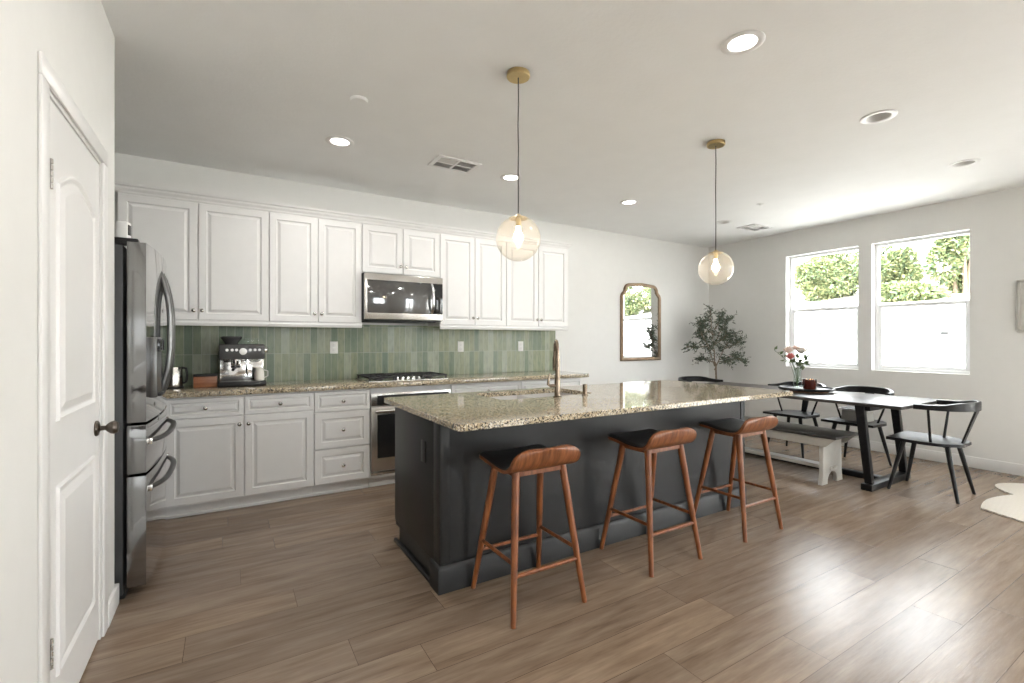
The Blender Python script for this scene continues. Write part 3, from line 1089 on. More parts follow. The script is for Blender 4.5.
# ------------------------------------------------------------------ oven
ov = thing('wall_oven', (1.423, YB, 0), 0, 'stainless steel built-in oven under the cooktop, partly hidden by the island', 'oven')
yo = BY - YB
hw = 0.3735
MB().box(-hw, hw, yo, -0.02, 0.09, 0.8745).build('housing', M['cabinet'], ov)
MB().box(-hw, hw, yo + 0.055, yo + 0.07, 0, 0.09).build('toe_kick', M['cabinet'], ov)
MB().box(-hw + 0.002, hw - 0.002, yo - 0.022, yo - 0.0005, 0.715, 0.825, 0.004).build('control_panel', M['steel'], ov)
MB().box(-hw + 0.055, hw - 0.02, yo - 0.0245, yo - 0.021, 0.722, 0.806, 0.001).build('display', M['black'], ov)
od = MB().box(-hw + 0.002, hw - 0.002, yo - 0.03, yo - 0.0005, 0.150, 0.706, 0.004).build('oven_door', M['steel'], ov)
MB().box(-hw + 0.055, hw - 0.055, yo - 0.032, yo - 0.029, 0.262, 0.640, 0.001).build('glass', M['oven_glass'], od)
hb = MB().tube([(-hw + 0.03, yo - 0.075, 0.675), (hw - 0.03, yo - 0.075, 0.675)], 0.013, 14)
for s in (-1, 1):
    hb.box(s * (hw - 0.06) - 0.01, s * (hw - 0.06) + 0.01, yo - 0.07, yo - 0.029, 0.665, 0.685, 0.002)
hb.build('door_handle', M['steel'], od)
MB().box(-hw + 0.002, hw - 0.002, yo - 0.012, yo - 0.0005, 0.112, 0.144, 0.003).build('vent_strip', M['steel'], ov)

# cooktop
ck = thing('cooktop', (1.42, 4.40, 0.916), 0, 'five-burner gas cooktop with black grates and silver knobs on granite', 'cooktop')
MB().box(-0.375, 0.375, -0.255, 0.225, 0.0, 0.010, 0.004).build('tray', M['steel'], ck)
for cx_ in (-0.245, 0.0, 0.245):
    gg = MB()
    w = 0.118
    ya, yb = (-0.235, 0.205) if cx_ else (-0.13, 0.205)
    for s in (-1, 1):
        gg.box(cx_ + s * w - 0.007, cx_ + s * w + 0.007, ya, yb, 0.034, 0.048, 0.003)
    for yy in (ya + 0.007, (ya + yb) / 2, yb - 0.007):
        gg.box(cx_ - w, cx_ + w, yy - 0.007, yy + 0.007, 0.034, 0.048, 0.003)
    gg.box(cx_ - 0.006, cx_ + 0.006, ya, yb, 0.034, 0.047, 0.002)
    for sx in (-1, 1):
        for yy in (ya + 0.01, yb - 0.01):
            gg.box(cx_ + sx * (w - 0.004) - 0.007, cx_ + sx * (w - 0.004) + 0.007, yy - 0.007, yy + 0.007, 0.009, 0.036)
    gg.build('grate', M['iron'], ck)
for bx_, by_, r_ in ((-0.245, -0.08, 0.038), (-0.245, 0.115, 0.03), (0, 0.05, 0.05), (0.245, -0.08, 0.03), (0.245, 0.115, 0.038)):
    MB().lathe([(0, 0.009), (r_ + 0.012, 0.009), (r_ + 0.01, 0.018), (r_, 0.020), (r_, 0.029), (r_ - 0.005, 0.032), (0, 0.032)], (bx_, by_, 0), 20).build('burner', M['iron'], ck)
for k in range(5):
    MB().lathe([(0, 0.009), (0.019, 0.009), (0.020, 0.013), (0.0165, 0.018), (0.015, 0.036), (0.012, 0.038), (0, 0.038)], ((k - 2) * 0.052, -0.19, 0), 16).build('knob', M['chrome'], ck)

# microwave
mw = thing('microwave', (1.428, YB, 1.46), 0, 'stainless over-the-range microwave with dark glass door and curved handle', 'microwave')
yy = 4.345 - YB
hw = 0.3785
MB().box(-hw, hw, yy, -0.012, 0.012, 0.443, 0.003).build('body', M['fridge_side'], mw)
dr = MB().box(-hw, hw, yy - 0.035, yy - 0.0005, 0.018, 0.437, 0.006).build('door', M['steel'], mw)
MB().box(-hw + 0.024, hw - 0.004, yy - 0.0385, yy - 0.034, 0.078, 0.378, 0.002).build('window', M['mw_glass'], dr)
MB().box(hw - 0.10, hw - 0.006, yy - 0.0395, yy - 0.038, 0.084, 0.372, 0.0005).build('control_panel', M['black_gloss'], dr)
pts = [(hw - 0.115, yy - 0.036 - 0.045 * (1 - abs(-1 + 2 * k / 12) ** 3), 0.085 + 0.285 * k / 12) for k in range(13)]
MB().tube(pts, 0.0125, 12, 0.8, (0, 1, 0)).build('handle', M['chrome'], dr)
MB().box(-hw + 0.03, hw - 0.05, yy + 0.03, -0.05, 0.0, 0.0125, 0.003).build('filter_panel', M['iron'], mw)

# espresso machine
em = thing('espresso_machine', (0.095, 4.32, 0.9165), 0, 'steel and black espresso machine standing on the granite below the wall cabinets', 'espresso machine')
w = 0.158
MB().box(-w, w, 0.10, 0.30, 0.0, 0.335, 0.010).build('body', M['steel'], em)
MB().box(-w + 0.006, w - 0.006, 0.094, 0.102, 0.05, 0.21, 0.002).build('backplate', M['chrome'], em)
hd = MB().box(-w - 0.002, w + 0.002, -0.01, 0.29, 0.215, 0.338, 0.012).build('head', M['smoke'], em)
for k, xx in enumerate((-0.105, -0.070, -0.040, 0.055, 0.088, 0.120)):
    MB().lathe([(0, 0), (0.011, 0), (0.011, 0.004), (0, 0.005)], (xx, -0.010, 0.292), 14, Matrix.Rotation(R(90), 4, 'X')).build('button', M['white'], hd)
MB().lathe([(0, 0), (0.027, 0), (0.027, 0.008), (0.022, 0.010), (0, 0.010)], (0.005, -0.010, 0.280), 24, Matrix.Rotation(R(90), 4, 'X')).build('pressure_gauge', M['plate'], hd)
MB().lathe([(0, 0), (0.022, 0), (0.022, 0.02), (0.018, 0.024), (0, 0.024)], (w, 0.06, 0.29), 20, Matrix.Rotation(R(90), 4, 'Y')).build('steam_dial', M['chrome'], em)
MB().lathe([(0, 0.168), (0.03, 0.168), (0.033, 0.175), (0.033, 0.218), (0, 0.218)], (-0.045, 0.045, 0), 20).build('group_head', M['chrome'], em)
MB().tube([(-0.045, 0.045, 0.165), (-0.045, 0.045, 0.150)], 0.034, 20).tube([(-0.045, 0.012, 0.155), (-0.06, -0.06, 0.146), (-0.065, -0.10, 0.140)], [0.010, 0.012, 0.011], 10).build('portafilter', M['black'], em)
MB().tube([(0.035, 0.05, 0.215), (0.035, 0.045, 0.12), (0.038, 0.03, 0.085)], 0.006, 8).build('steam_wand', M['chrome'], em)
MB().box(-w - 0.012, w + 0.012, -0.03, 0.30, 0.0, 0.042, 0.010).build('drip_tray', M['black'], em)
hp = MB().lathe([(0, 0.338), (0.045, 0.338), (0.048, 0.348), (0.075, 0.385), (0.078, 0.392), (0.070, 0.400), (0, 0.402)], (-0.075, 0.15, 0), 24).build('bean_hopper', M['smoke'], em)
MB().box(0.01, 0.115, 0.05, 0.24, 0.338, 0.385, 0.006).build('cup_tray', M['vase'], em)
jg = tag(MB().lathe([(0, 0), (0.034, 0), (0.037, 0.01), (0.036, 0.06), (0.030, 0.09), (0.033, 0.105), (0.029, 0.103), (0.026, 0.088), (0.032, 0.06), (0.032, 0.012), (0, 0.01)], (0, 0, 0), 24)
         .tube([(0.034, 0, 0.085), (0.062, 0, 0.075), (0.062, 0, 0.035), (0.036, 0, 0.022)], 0.004, 8).build('milk_pitcher', M['pitcher']),
         'small pale milk pitcher on the drip tray of the espresso machine', 'pitcher')
jg.location = (0.215, 4.345, 0.9590)

# wooden box and kettle
wb = thing('wooden_box', (-0.155, 4.44, 0.9165), 0, 'small reddish wooden box with a black lid on the granite counter', 'box')
MB().box(-0.078, 0.078, -0.05, 0.05, 0, 0.085, 0.003).build('body', M['box_wood'], wb)
MB().box(-0.080, 0.080, -0.052, 0.052, 0.085, 0.102, 0.004).build('lid', M['black'], wb)
kt = thing('kettle', (-0.365, 4.46, 0.9165), 0, 'brushed steel kettle with black handle between fridge and wooden box', 'kettle')
MB().lathe([(0, 0.014), (0.062, 0.014), (0.064, 0.03), (0.060, 0.15), (0.054, 0.163), (0.02, 0.170), (0, 0.170)], (0, 0, 0), 28).build('body', M['steel'], kt)
MB().lathe([(0, 0), (0.070, 0), (0.070, 0.010), (0.062, 0.014), (0, 0.014)], (0, 0, 0), 28).build('base', M['black'], kt)
MB().tube([(0.050, 0, 0.158), (0.082, 0, 0.150), (0.088, 0, 0.10), (0.082, 0, 0.045), (0.062, 0, 0.035)], 0.009, 10).build('handle', M['black'], kt)
MB().tube([(-0.085, 4.695, 1.075), (-0.10, 4.66, 1.045), (0.0, 4.655, 1.01), (0.03, 4.66, 0.99)], 0.004, 8).bm.free()

# ------------------------------------------------------------------ island
il = thing('kitchen_island', (0, 0, 0), 0, 'charcoal painted kitchen island with panelled sides under the granite slab', 'kitchen island')
ix0, ix1, iy0, iy1 = 0.925, 3.49, 2.235, 2.985
b = MB()
b.prism([(iy0, 0.0), (iy1 - 0.075, 0.0), (iy1 - 0.075, 0.10), (iy1, 0.10), (iy1, 0.883), (iy0, 0.883)], ix1 - ix0, 'x', ix0)
body = b.build('body', M['island'], il, 0)
for x0_, x1_ in ((ix0, ix0 + 0.045), (ix1 - 0.045, ix1)):
    MB().box(x0_ - 0.002, x1_ + 0.002, iy0 - 0.006, iy0 + 0.01, 0.14, 0.883, 0.002).build('front_stile', M['island'], il)
pb = MB().box(ix0 - 0.006, ix0, iy0, iy0 + 0.085, 0.14, 0.883, 0.002).box(ix0 - 0.006, ix0, iy0 + 0.085, iy1, 0.13, 0.883, 0.001)
pb.build('end_panel', M['island'], il)
pr_ = [(0.0, 0.0), (0.018, 0.0), (0.018, 0.118), (0.012, 0.132), (0.004, 0.140), (0.0, 0.140)]
fb = MB()
fb.ringpoly([[(ix0 - 0.004 - a, iy0 - 0.004 - a, h) for a, h in pr_], [(ix1, iy0 - 0.004 - a, h) for a, h in pr_]])
fb.ringpoly([[(ix0 - 0.004 - a, iy0 - 0.004 - a, h) for a, h in pr_], [(ix0 - 0.004 - a, iy0 + 0.10, h) for a, h in pr_]])
fb.build('base_board', M['island'], il)
MB().box(ix0 - 0.020, ix0, iy0 + 0.10, iy1 - 0.02, 0, 0.022, 0.005).build('shoe_molding', M['island'], il)
ou = MB().box(ix0 - 0.012, ix0 - 0.006, 2.425, 2.495, 0.615, 0.735, 0.003).build('outlet', M['black'], il)

# sink hole in the slab
tx0, tx1, ty0, ty1 = 0.855, 3.53, 1.868, 3.03
sx0, sx1, sy0, sy1 = 1.45, 2.20, 2.515, 2.93
zt0, zt1 = 0.8835, 0.9145
sl = MB()
loA = [(tx0 + 0.02, ty0), (tx1 - 0.02, ty0), (tx1, ty0 + 0.02), (tx1, ty1 - 0.02), (tx1 - 0.02, ty1), (tx0 + 0.02, ty1), (tx0, ty1 - 0.02), (tx0, ty0 + 0.02)]
c = 0.04
loB = [(sx0 + c, sy0), (sx1 - c, sy0), (sx1, sy0 + c), (sx1, sy1 - c), (sx1 - c, sy1), (sx0 + c, sy1), (sx0, sy1 - c), (sx0, sy0 + c)]
e = 0.003
outer_in = offset_loop(loA, e)
L = [[(a, b_, zt0) for a, b_ in loB], [(a, b_, zt1) for a, b_ in loB], [(a, b_, zt1) for a, b_ in outer_in], [(a, b_, zt1 - e) for a, b_ in loA],
     [(a, b_, zt0 + e) for a, b_ in loA], [(a, b_, zt0) for a, b_ in outer_in], [(a, b_, zt0) for a, b_ in loB]]
VV = [[sl.bm.verts.new(p) for p in lp] for lp in L[:-1]]
VV.append(VV[0])
fs = []
for p, q in zip(VV, VV[1:]):
    for k in range(8):
        fs.append(sl.bm.faces.new((p[k], p[(k + 1) % 8], q[(k + 1) % 8], q[k])))
bmesh.ops.recalc_face_normals(sl.bm, faces=fs)
tag(sl.build('island_countertop', M['granite'], smooth=20), 'large speckled granite slab overhanging the charcoal island', 'countertop')

# cut the island body under the sink: the carcass gets an open well
bpy.data.objects.remove(body, do_unlink=True)
b = MB()
b.box(ix0, sx0 - 0.03, iy0, iy1, 0.10, 0.883).box(sx1 + 0.03, ix1, iy0, iy1, 0.10, 0.883)
b.box(sx0 - 0.03, sx1 + 0.03, iy0, sy0 - 0.03, 0.10, 0.883).box(sx0 - 0.03, sx1 + 0.03, sy1 + 0.03, iy1, 0.10, 0.883)
b.box(sx0 - 0.03, sx1 + 0.03, sy0 - 0.03, sy1 + 0.03, 0.10, 0.60)
b.box(ix0, ix1, iy0, iy1 - 0.075, 0.0, 0.10)
b.build('body', M['island'], il, 0)

sk = thing('sink', (0, 0, 0), 0, 'white double-bowl sink set into the island countertop', 'sink')
for a0, a1 in ((sx0 - 0.005, (sx0 + sx1) / 2 - 0.012), ((sx0 + sx1) / 2 + 0.012, sx1 + 0.005)):
    w = MB()
    bl = [(a0, sy0 - 0.005), (a1, sy0 - 0.005), (a1, sy1 + 0.005), (a0, sy1 + 0.005)]
    lo_ = [[(p, q, 0.8825) for p, q in offset_loop(bl, -0.018)], [(p, q, 0.8825) for p, q in bl], [(p, q, 0.72) for p, q in offset_loop(bl, 0.012)],
           [(p, q, 0.70) for p, q in offset_loop(bl, 0.04)]]
    lo_ = [[(p, q, 0.69) for p, q in offset_loop(bl, -0.0)]] + [[(p, q, 0.69) for p, q in offset_loop(bl, -0.010)]] + [[(p, q, 0.8825) for p, q in offset_loop(bl, -0.010)]] + lo_[1:]
    w.ringpoly(lo_)
    w.build('bowl', M['sink'], sk, 30)

# faucet
fa = thing('faucet', (1.825, 2.455, 0.9148), 0, 'tall brushed bronze gooseneck faucet with side lever on the island', 'faucet')
dx, dy = 0.50, 0.866
pts = [(0, 0, 0.0), (0, 0, 0.22), (0, 0, 0.29)]
rr = 0.075
for k in range(1, 13):
    a = math.pi * k / 12 * 1.0
    pts.append((dx * rr * (1 - math.cos(a)), dy * rr * (1 - math.cos(a)), 0.29 + rr * math.sin(a)))
pts.append((dx * 2 * rr, dy * 2 * rr, 0.25))
MB().tube(pts, [0.0165, 0.015] + [0.0115] * (len(pts) - 2), 14).build('neck', M['faucet'], fa)
MB().lathe([(0, 0), (0.027, 0), (0.027, 0.006), (0.020, 0.012), (0.019, 0.11), (0.0165, 0.12), (0, 0.12)], (0, 0, 0), 24).build('base', M['faucet'], fa)
MB().lathe([(0, 0), (0.013, 0.0), (0.0165, 0.02), (0.0165, 0.085), (0.013, 0.10), (0, 0.10)], (dx * 2 * rr, dy * 2 * rr, 0.165), 18).build('spray_head', M['faucet'], fa)
MB().tube([(0, 0, 0.075), (-0.045, 0.012, 0.076), (-0.062, 0.017, 0.085), (-0.055, 0.02, 0.13), (-0.045, 0.02, 0.155)], [0.012, 0.011, 0.009, 0.006, 0.006], 10).build('lever', M['faucet'], fa)
sd = thing('soap_dispenser', (2.05, 2.45, 0.9148), 0, 'short brushed bronze soap dispenser right of the faucet', 'soap dispenser')
MB().lathe([(0, 0), (0.021, 0), (0.021, 0.006), (0.016, 0.010), (0.016, 0.075), (0, 0.078)], (0, 0, 0), 20).build('body', M['faucet'], sd)
MB().tube([(0, 0, 0.050), (0.03, 0.03, 0.050), (0.06, 0.06, 0.046)], 0.006, 8).build('spout', M['faucet'], sd)

# ------------------------------------------------------------------ bar stools


STOOL = [(0.165, 0.686), (0.150, 0.695), (0.08, 0.690), (0.0, 0.678), (-0.08, 0.674), (-0.130, 0.682), (-0.163, 0.704), (-0.183, 0.735), (-0.192, 0.762), (-0.196, 0.780)]


def stool_prof(t):
    s = t * (len(STOOL) - 1)
    i = min(int(s), len(STOOL) - 2)
    f_ = s - i
    out = []
    for k in (0, 1):
        p0, p1, p2, p3 = [STOOL[max(0, min(len(STOOL) - 1, j))][k] for j in (i - 1, i, i + 1, i + 2)]
        out.append(0.5 * (2 * p1 + (p2 - p0) * f_ + (2 * p0 - 5 * p1 + 4 * p2 - p3) * f_ ** 2 + (3 * p1 - p0 - 3 * p2 + p3) * f_ ** 3))
    return out


def stool_n(u, v):
    t = min(0.999, max(0.001, (v + 1) / 2))
    a, b_ = stool_prof(t - 0.001), stool_prof(t + 0.001)
    n_ = Vector((0, -(b_[1] - a[1]), (b_[0] - a[0])))
    return (-n_).normalized()


def stool_xyz(u, v):
    """u across, v from the front edge (-1) to the top of the low back (+1)"""
    t = (v + 1) / 2
    y, z = stool_prof(t)
    hw_ = 0.199 - 0.018 * max(0.0, t - 0.6)
    for dd, rc in ((t * 0.46, 0.07), ((1 - t) * 0.46, 0.135)):
        if dd < rc:
            hw_ -= rc - math.sqrt(max(0.0, rc * rc - (rc - dd) ** 2))
    return Vector((u * hw_, y + 0.020 * abs(u) ** 2.5 * max(0.0, t - 0.5) * 2, z + 0.005 * u * u * (1 - t)))


def make_stool(loc, rz, label):
    st = thing('bar_stool', loc, rz, label, 'bar stool', 'walnut bar stools at the island')
    MB().sheet(stool_xyz, 22, 40, 0.015, stool_n).build('seat_shell', M['walnut_shell'], st, 50)

    def pad(u, v):
        edge = min(1.0, (1 - max(abs(u), abs(v))) / 0.12)
        return stool_xyz(u * 0.985, v * 0.992) + stool_n(u, v) * (0.005 + 0.009 * math.sin(edge * math.pi / 2))
    MB().sheet(pad, 22, 40, 0.0045, stool_n).build('seat_pad', M['leather'], st, 60)
    feet = {}
    for sx in (-1, 1):
        for sy in (-1, 1):
            top = Vector((sx * 0.135, sy * 0.095 - 0.015, 0.672))
            foot = Vector((sx * 0.205, sy * 0.200, 0.0))
            feet[(sx, sy)] = (top, foot)
            MB().tube([foot, foot.lerp(top, 0.5), top], [0.0125, 0.017, 0.019], 14).build('leg', M['walnut'], st)

    def at(k, z):
        t_, f_ = feet[k]
        return f_.lerp(t_, z / 0.662)
    for a, b_, z in (((-1, -1), (1, -1), 0.205), ((-1, 1), (1, 1), 0.205), ((-1, -1), (-1, 1), 0.255), ((1, -1), (1, 1), 0.255)):
        MB().tube([at(a, z), at(b_, z)], 0.0095, 10).build('stretcher', M['walnut'], st)
    ap = MB()
    for a, b_ in (((-1, -1), (1, -1)), ((-1, 1), (1, 1)), ((-1, -1), (-1, 1)), ((1, -1), (1, 1))):
        p, q = at(a, 0.640), at(b_, 0.640)
        if a[1] == b_[1]:
            ap.box(p.x, q.x, p.y - 0.008, p.y + 0.008, 0.642, 0.672)
        else:
            ap.box(p.x - 0.008, p.x + 0.008, p.y, q.y, 0.642, 0.672)
    ap.build('seat_frame', M['walnut'], st)
    return st


s0 = make_stool((1.292, 1.992, 0), 0, 'walnut bar stool with black seat nearest the camera, at the island corner')
for x, y, lab in ((2.172, 1.995, 'walnut bar stool with black seat in the middle of the three'), (3.022, 1.995, 'walnut bar stool with black seat nearest the dining bench')):
    o = copy_tree(s0)
    o.location = (x, y, 0)
    o['label'] = lab

# ------------------------------------------------------------------ dining table
dt = thing('dining_table', (5.085, 2.72, 0), 0, 'long dark wood dining table on slanted trestle legs behind the island', 'dining table')
MB().box(-0.445, 0.445, -1.10, 1.10, 0.722, 0.75, 0.004).build('tabletop', M['table_wood'], dt)
MB().box(-0.36, 0.36, -0.85, -0.78, 0.675, 0.722, 0.004).box(-0.36, 0.36, 0.78, 0.85, 0.675, 0.722, 0.004).box(-0.04, 0.04, -0.78, 0.78, 0.680, 0.722, 0.004).build('frame', M['black_wood'], dt)
for s in (-1, 1):
    for sx in (-1, 1):
        yb_, yt = s * 0.845, s * 0.775
        poly = [(yb_ - 0.028, 0.055), (yb_ + 0.028, 0.055), (yt + 0.034, 0.722), (yt - 0.034, 0.722)]
        MB().prism(poly, 0.05, 'x', sx * 0.345 - 0.02 - 0.02, 0.003).build('leg', M['black_wood'], dt)
    MB().box(-0.420, 0.370, s * 0.845 - 0.042, s * 0.845 + 0.042, 0.0, 0.055, 0.004).build('foot_bar', M['black_wood'], dt)
MB().box(-0.035, 0.035, -0.795, 0.795, 0.0, 0.05, 0.004).build('floor_beam', M['black_wood'], dt)

# bench
bn = thing('bench', (4.68, 2.86, 0), 0, 'pale painted bench with dark plank seat on the island side of the table', 'bench')
bl = 0.83
MB().box(-0.210, 0.210, -bl - 0.01, bl + 0.01, 0.425, 0.45, 0.004).build('seat', M['bench_top'], bn)
for s in (-1, 1):
    MB().prism([(-bl + 0.005, 0.425), (bl - 0.005, 0.425), (bl - 0.085, 0.345), (-bl + 0.085, 0.345)], 0.02, 'x', s * 0.175 - 0.01, 0.002).build('apron', M['bench_paint'], bn)
    yl = s * (bl - 0.13)
    ar = [(-0.185, 0.0), (-0.085, 0.0)] + [(x, z) for x, z in arc(0, 0.02, 0.085, 180, 0, 12)][0:13] + [(0.085, 0.0), (0.185, 0.0), (0.165, 0.10), (0.160, 0.425), (-0.160, 0.425), (-0.165, 0.10)]
    MB().prism(ar, 0.035, 'y', yl - 0.0175, 0.0015).build('leg', M['bench_paint'], bn)
    MB().box(-0.03, 0.03, yl + s * 0.018, yl + s * 0.045, 0.135, 0.150, 0.002).build('wedge', M['bench_paint'], bn)
MB().box(-0.055, 0.055, -bl + 0.10, bl - 0.10, 0.118, 0.150, 0.003).build('stretcher', M['bench_paint'], bn)


# ------------------------------------------------------------------ dining chairs
def make_chair(loc, rz, label):
    t = thing('dining_chair', loc, rz, label, 'dining chair', 'black spindle dining chairs around the table')

    def seat(u, v):
        y = v * 0.235
        hw_ = 0.215 + 0.02 * (1 if v > 0 else 1 - v * v)
        # rounded at the back, straight front
        if v < 0:
            hw_ *= (1 - abs(v) ** 3.2 * 0.55)
        x = u * hw_
        z = 0.452 - 0.010 * (1 - u * u) * (1 - v * v) + 0.004 * max(0, v)
        return Vector((x, y, z))
    MB().sheet(seat, 20, 20, 0.024).build('seat', M['black_wood'], t, 50)
    for sx in (-1, 1):
        for sy in (-1, 1):
            top = Vector((sx * 0.135, sy * 0.14, 0.435))
            foot = Vector((sx * 0.212, sy * 0.225, 0.0))
            MB().tube([foot, foot.lerp(top, 0.45), top], [0.0115, 0.016, 0.019], 12).build('leg', M['black_wood'], t)
    MB().box(-0.16, 0.16, -0.16, -0.12, 0.415, 0.433, 0.003).box(-0.16, 0.16, 0.12, 0.16, 0.415, 0.433, 0.003).build('cleat', M['black_wood'], t)
    # bow rail
    n = 32
    loops = []
    for k in range(n + 1):
        s = -1 + 2 * k / n
        a = abs(s)
        ang = s * math.pi / 2
        x = 0.275 * math.sin(ang) if a < 0.999 else math.copysign(0.275, s)
        y = 0.03 - 0.325 * math.cos(ang) ** 0.72 if a < 1 else 0.03
        y = max(y, -0.295)
        tx, ty = math.cos(ang), math.sin(ang)
        nx, ny = math.sin(ang), -math.cos(ang) * 0.9
        ln = math.hypot(nx, ny)
        nx, ny = nx / ln, ny / ln
        hh = 0.042 + 0.030 / (1 + math.exp((a - 0.62) * 13))
        th = 0.011 + 0.010 * a
        z0 = 0.722
        z1 = z0 + hh
        loops.append([(x - nx * th, y - ny * th, z0), (x + nx * th, y + ny * th, z0), (x + nx * th, y + ny * th, z1 - 0.004), (x, y, z1), (x - nx * th, y - ny * th, z1 - 0.004)])
    MB().ringpoly(loops).build('back_rail', M['black_wood'], t, 40)
    for sx in (-1, 1):
        MB().tube([(sx * 0.165, -0.045, 0.44), (sx * 0.262, -0.055, 0.730)], [0.010, 0.009], 10).build('spindle', M['black_wood'], t)
    MB().ringpoly([[(-0.026, -0.195, 0.44), (0.026, -0.195, 0.44), (0.026, -0.208, 0.44), (-0.026, -0.208, 0.44)],
                   [(-0.042, -0.286, 0.735), (0.042, -0.286, 0.735), (0.042, -0.300, 0.735), (-0.042, -0.300, 0.735)]]).build('back_splat', M['black_wood'], t, 0)
    return t


c0 = make_chair((5.115, 1.585, 0), R(2), 'black spindle-back dining chair at the near end of the table')
for x, y, rz, lab in ((5.60, 2.335, R(90), 'black dining chair by the windows holding the white booster seat'),
                      (5.60, 2.965, R(90), 'empty black dining chair by the windows, farther from the camera'),
                      (5.38, 4.02, R(180 - 14), 'black dining chair at the far head of the table beside the olive tree')):
    o = copy_tree(c0)
    o.location = (x, y, 0)
    o.rotation_euler = (0, 0, rz)
    o['label'] = lab

bs = thing('booster_seat', (5.60, 2.33, 0.456), R(90), 'white step-shaped booster seat with dark top on a dining chair', 'booster seat')
MB().prism([(-0.115, 0.0), (0.115, 0.0), (0.105, 0.105), (-0.105, 0.105)], 0.18, 'y', -0.09, 0.006).build('body', M['bench_paint'], bs)
MB().box(-0.135, 0.135, -0.11, 0.11, 0.1055, 0.125, 0.006).build('top', M['white'], bs)
MB().box(-0.115, 0.115, -0.09, 0.09, 0.1255, 0.132, 0.003).build('cushion', M['black'], bs)

# tray, vase, flowers, candle on the table
TZ = 0.7505
tr = thing('round_tray', (5.17, 2.62, TZ), 0, 'round wooden turntable tray with dark rim on the dining table', 'tray')
MB().lathe([(0, 0), (0.19, 0), (0.20, 0.006), (0.20, 0.016), (0.19, 0.020), (0, 0.020)], (0, 0, 0), 40).build('base', M['tray_wood'], tr)
MB().lathe([(0, 0.0205), (0.245, 0.0205), (0.245, 0.030), (0, 0.030)], (0, 0, 0), 48).build('plate', M['tray_wood'], tr)
MB().lathe([(0.232, 0.030), (0.250, 0.022), (0.256, 0.034), (0.250, 0.046), (0.240, 0.046), (0.232, 0.032)], (0, 0, 0), 48).build('rim', M['black_wood'], tr)
zt = TZ + 0.031
vs = tag(MB().lathe([(0, 0), (0.040, 0), (0.042, 0.006), (0.040, 0.08), (0.033, 0.16), (0.040, 0.215), (0.037, 0.215), (0.030, 0.16), (0.037, 0.08), (0.038, 0.014), (0, 0.012)], (0, 0, 0), 28).build('glass_vase', M['vase']),
         'clear glass vase of roses on the round tray', 'vase')
vs.location = (5.16, 2.70, zt)
cd = thing('candle_jar', (5.155, 2.575, zt), 0, 'dark amber glass candle jar with three lit wicks on the tray', 'candle')
MB().lathe([(0, 0), (0.058, 0), (0.062, 0.006), (0.064, 0.105), (0.059, 0.105), (0.057, 0.085), (0, 0.083)], (0, 0, 0), 28).build('jar', M['candle'], cd)
for a in (0, 120, 240):
    fx, fy = 0.03 * math.cos(R(a + 20)), 0.03 * math.sin(R(a + 20))
    MB().lathe([(0, 0.083), (0.004, 0.087), (0.0055, 0.094), (0.003, 0.102), (0, 0.108)], (fx, fy, 0), 10).build('flame', M['flame'], cd)


def rose(root, name, m, r, c):
    w = MB()
    for ring, (cnt, rr_, tilt) in enumerate(((5, 1.0, 0.25), (5, 0.72, 0.6), (4, 0.45, 0.95))):
        for k in range(cnt):
            a = 2 * math.pi * (k + 0.5 * ring) / cnt
            ca, sa = math.cos(a), math.sin(a)
            v = []
            for i in range(4):
                row = []
                for j in range(4):
                    u_ = (j / 3 - 0.5) * 1.5
                    h_ = i / 3
                    out = r * rr_ * (0.25 + 0.85 * math.sin(h_ * (1.7 - tilt * 0.5)))
                    aa = a + u_ * (0.85 - 0.25 * h_)
                    row.append(w.bm.verts.new((c[0] + out * math.cos(aa), c[1] + out * math.sin(aa), c[2] + r * (1.5 * h_ * (0.55 + tilt * 0.5) - 0.4) - 0.2 * r * (u_ * u_) * h_)))
                v.append(row)
            for i in range(3):
                for j in range(3):
                    w.bm.faces.new((v[i][j], v[i][j + 1], v[i + 1][j + 1], v[i + 1][j]))
    w.lathe([(0, -0.5 * r), (0.35 * r, -0.35 * r), (0.5 * r, 0), (0.35 * r, 0.5 * r), (0, 0.7 * r)], c, 12)
    return w.build(name, m, root, 60)


# where each bloom stands: offset from the vase, in metres
V0 = Vector((5.16, 2.70, zt + 0.02))
for kind, off, r, lab, m in (
        ('rose', (-0.080, 0.050, 0.370), 0.046, 'blush white rose, highest at left of the vase', 'petal_blush'),
        ('rose', (-0.055, 0.045, 0.30), 0.040, 'pink rose drooping at the left of the vase', 'petal_pink'),
        ('rose', (0.035, -0.02, 0.365), 0.050, 'full white rose in the middle of the vase', 'petal_white'),
        ('rose', (-0.015, 0.01, 0.40), 0.030, 'small blush rose above the centre of the vase', 'petal_blush')):
    t = thing(kind, tuple(V0), 0, lab, 'flower', 'roses in the glass vase')
    if m == 'petal_pink':
        off = (-0.065, 0.040, 0.305)
    o_ = Vector(off)
    MB().tube([(0, 0, 0), (o_.x * 0.25, o_.y * 0.25, o_.z * 0.5), tuple(o_ - Vector((0, 0, r * 0.4)))], 0.0028, 7).build('stem', M['stem'], t)
    rose(t, 'bloom', M[m], r, tuple(o_))
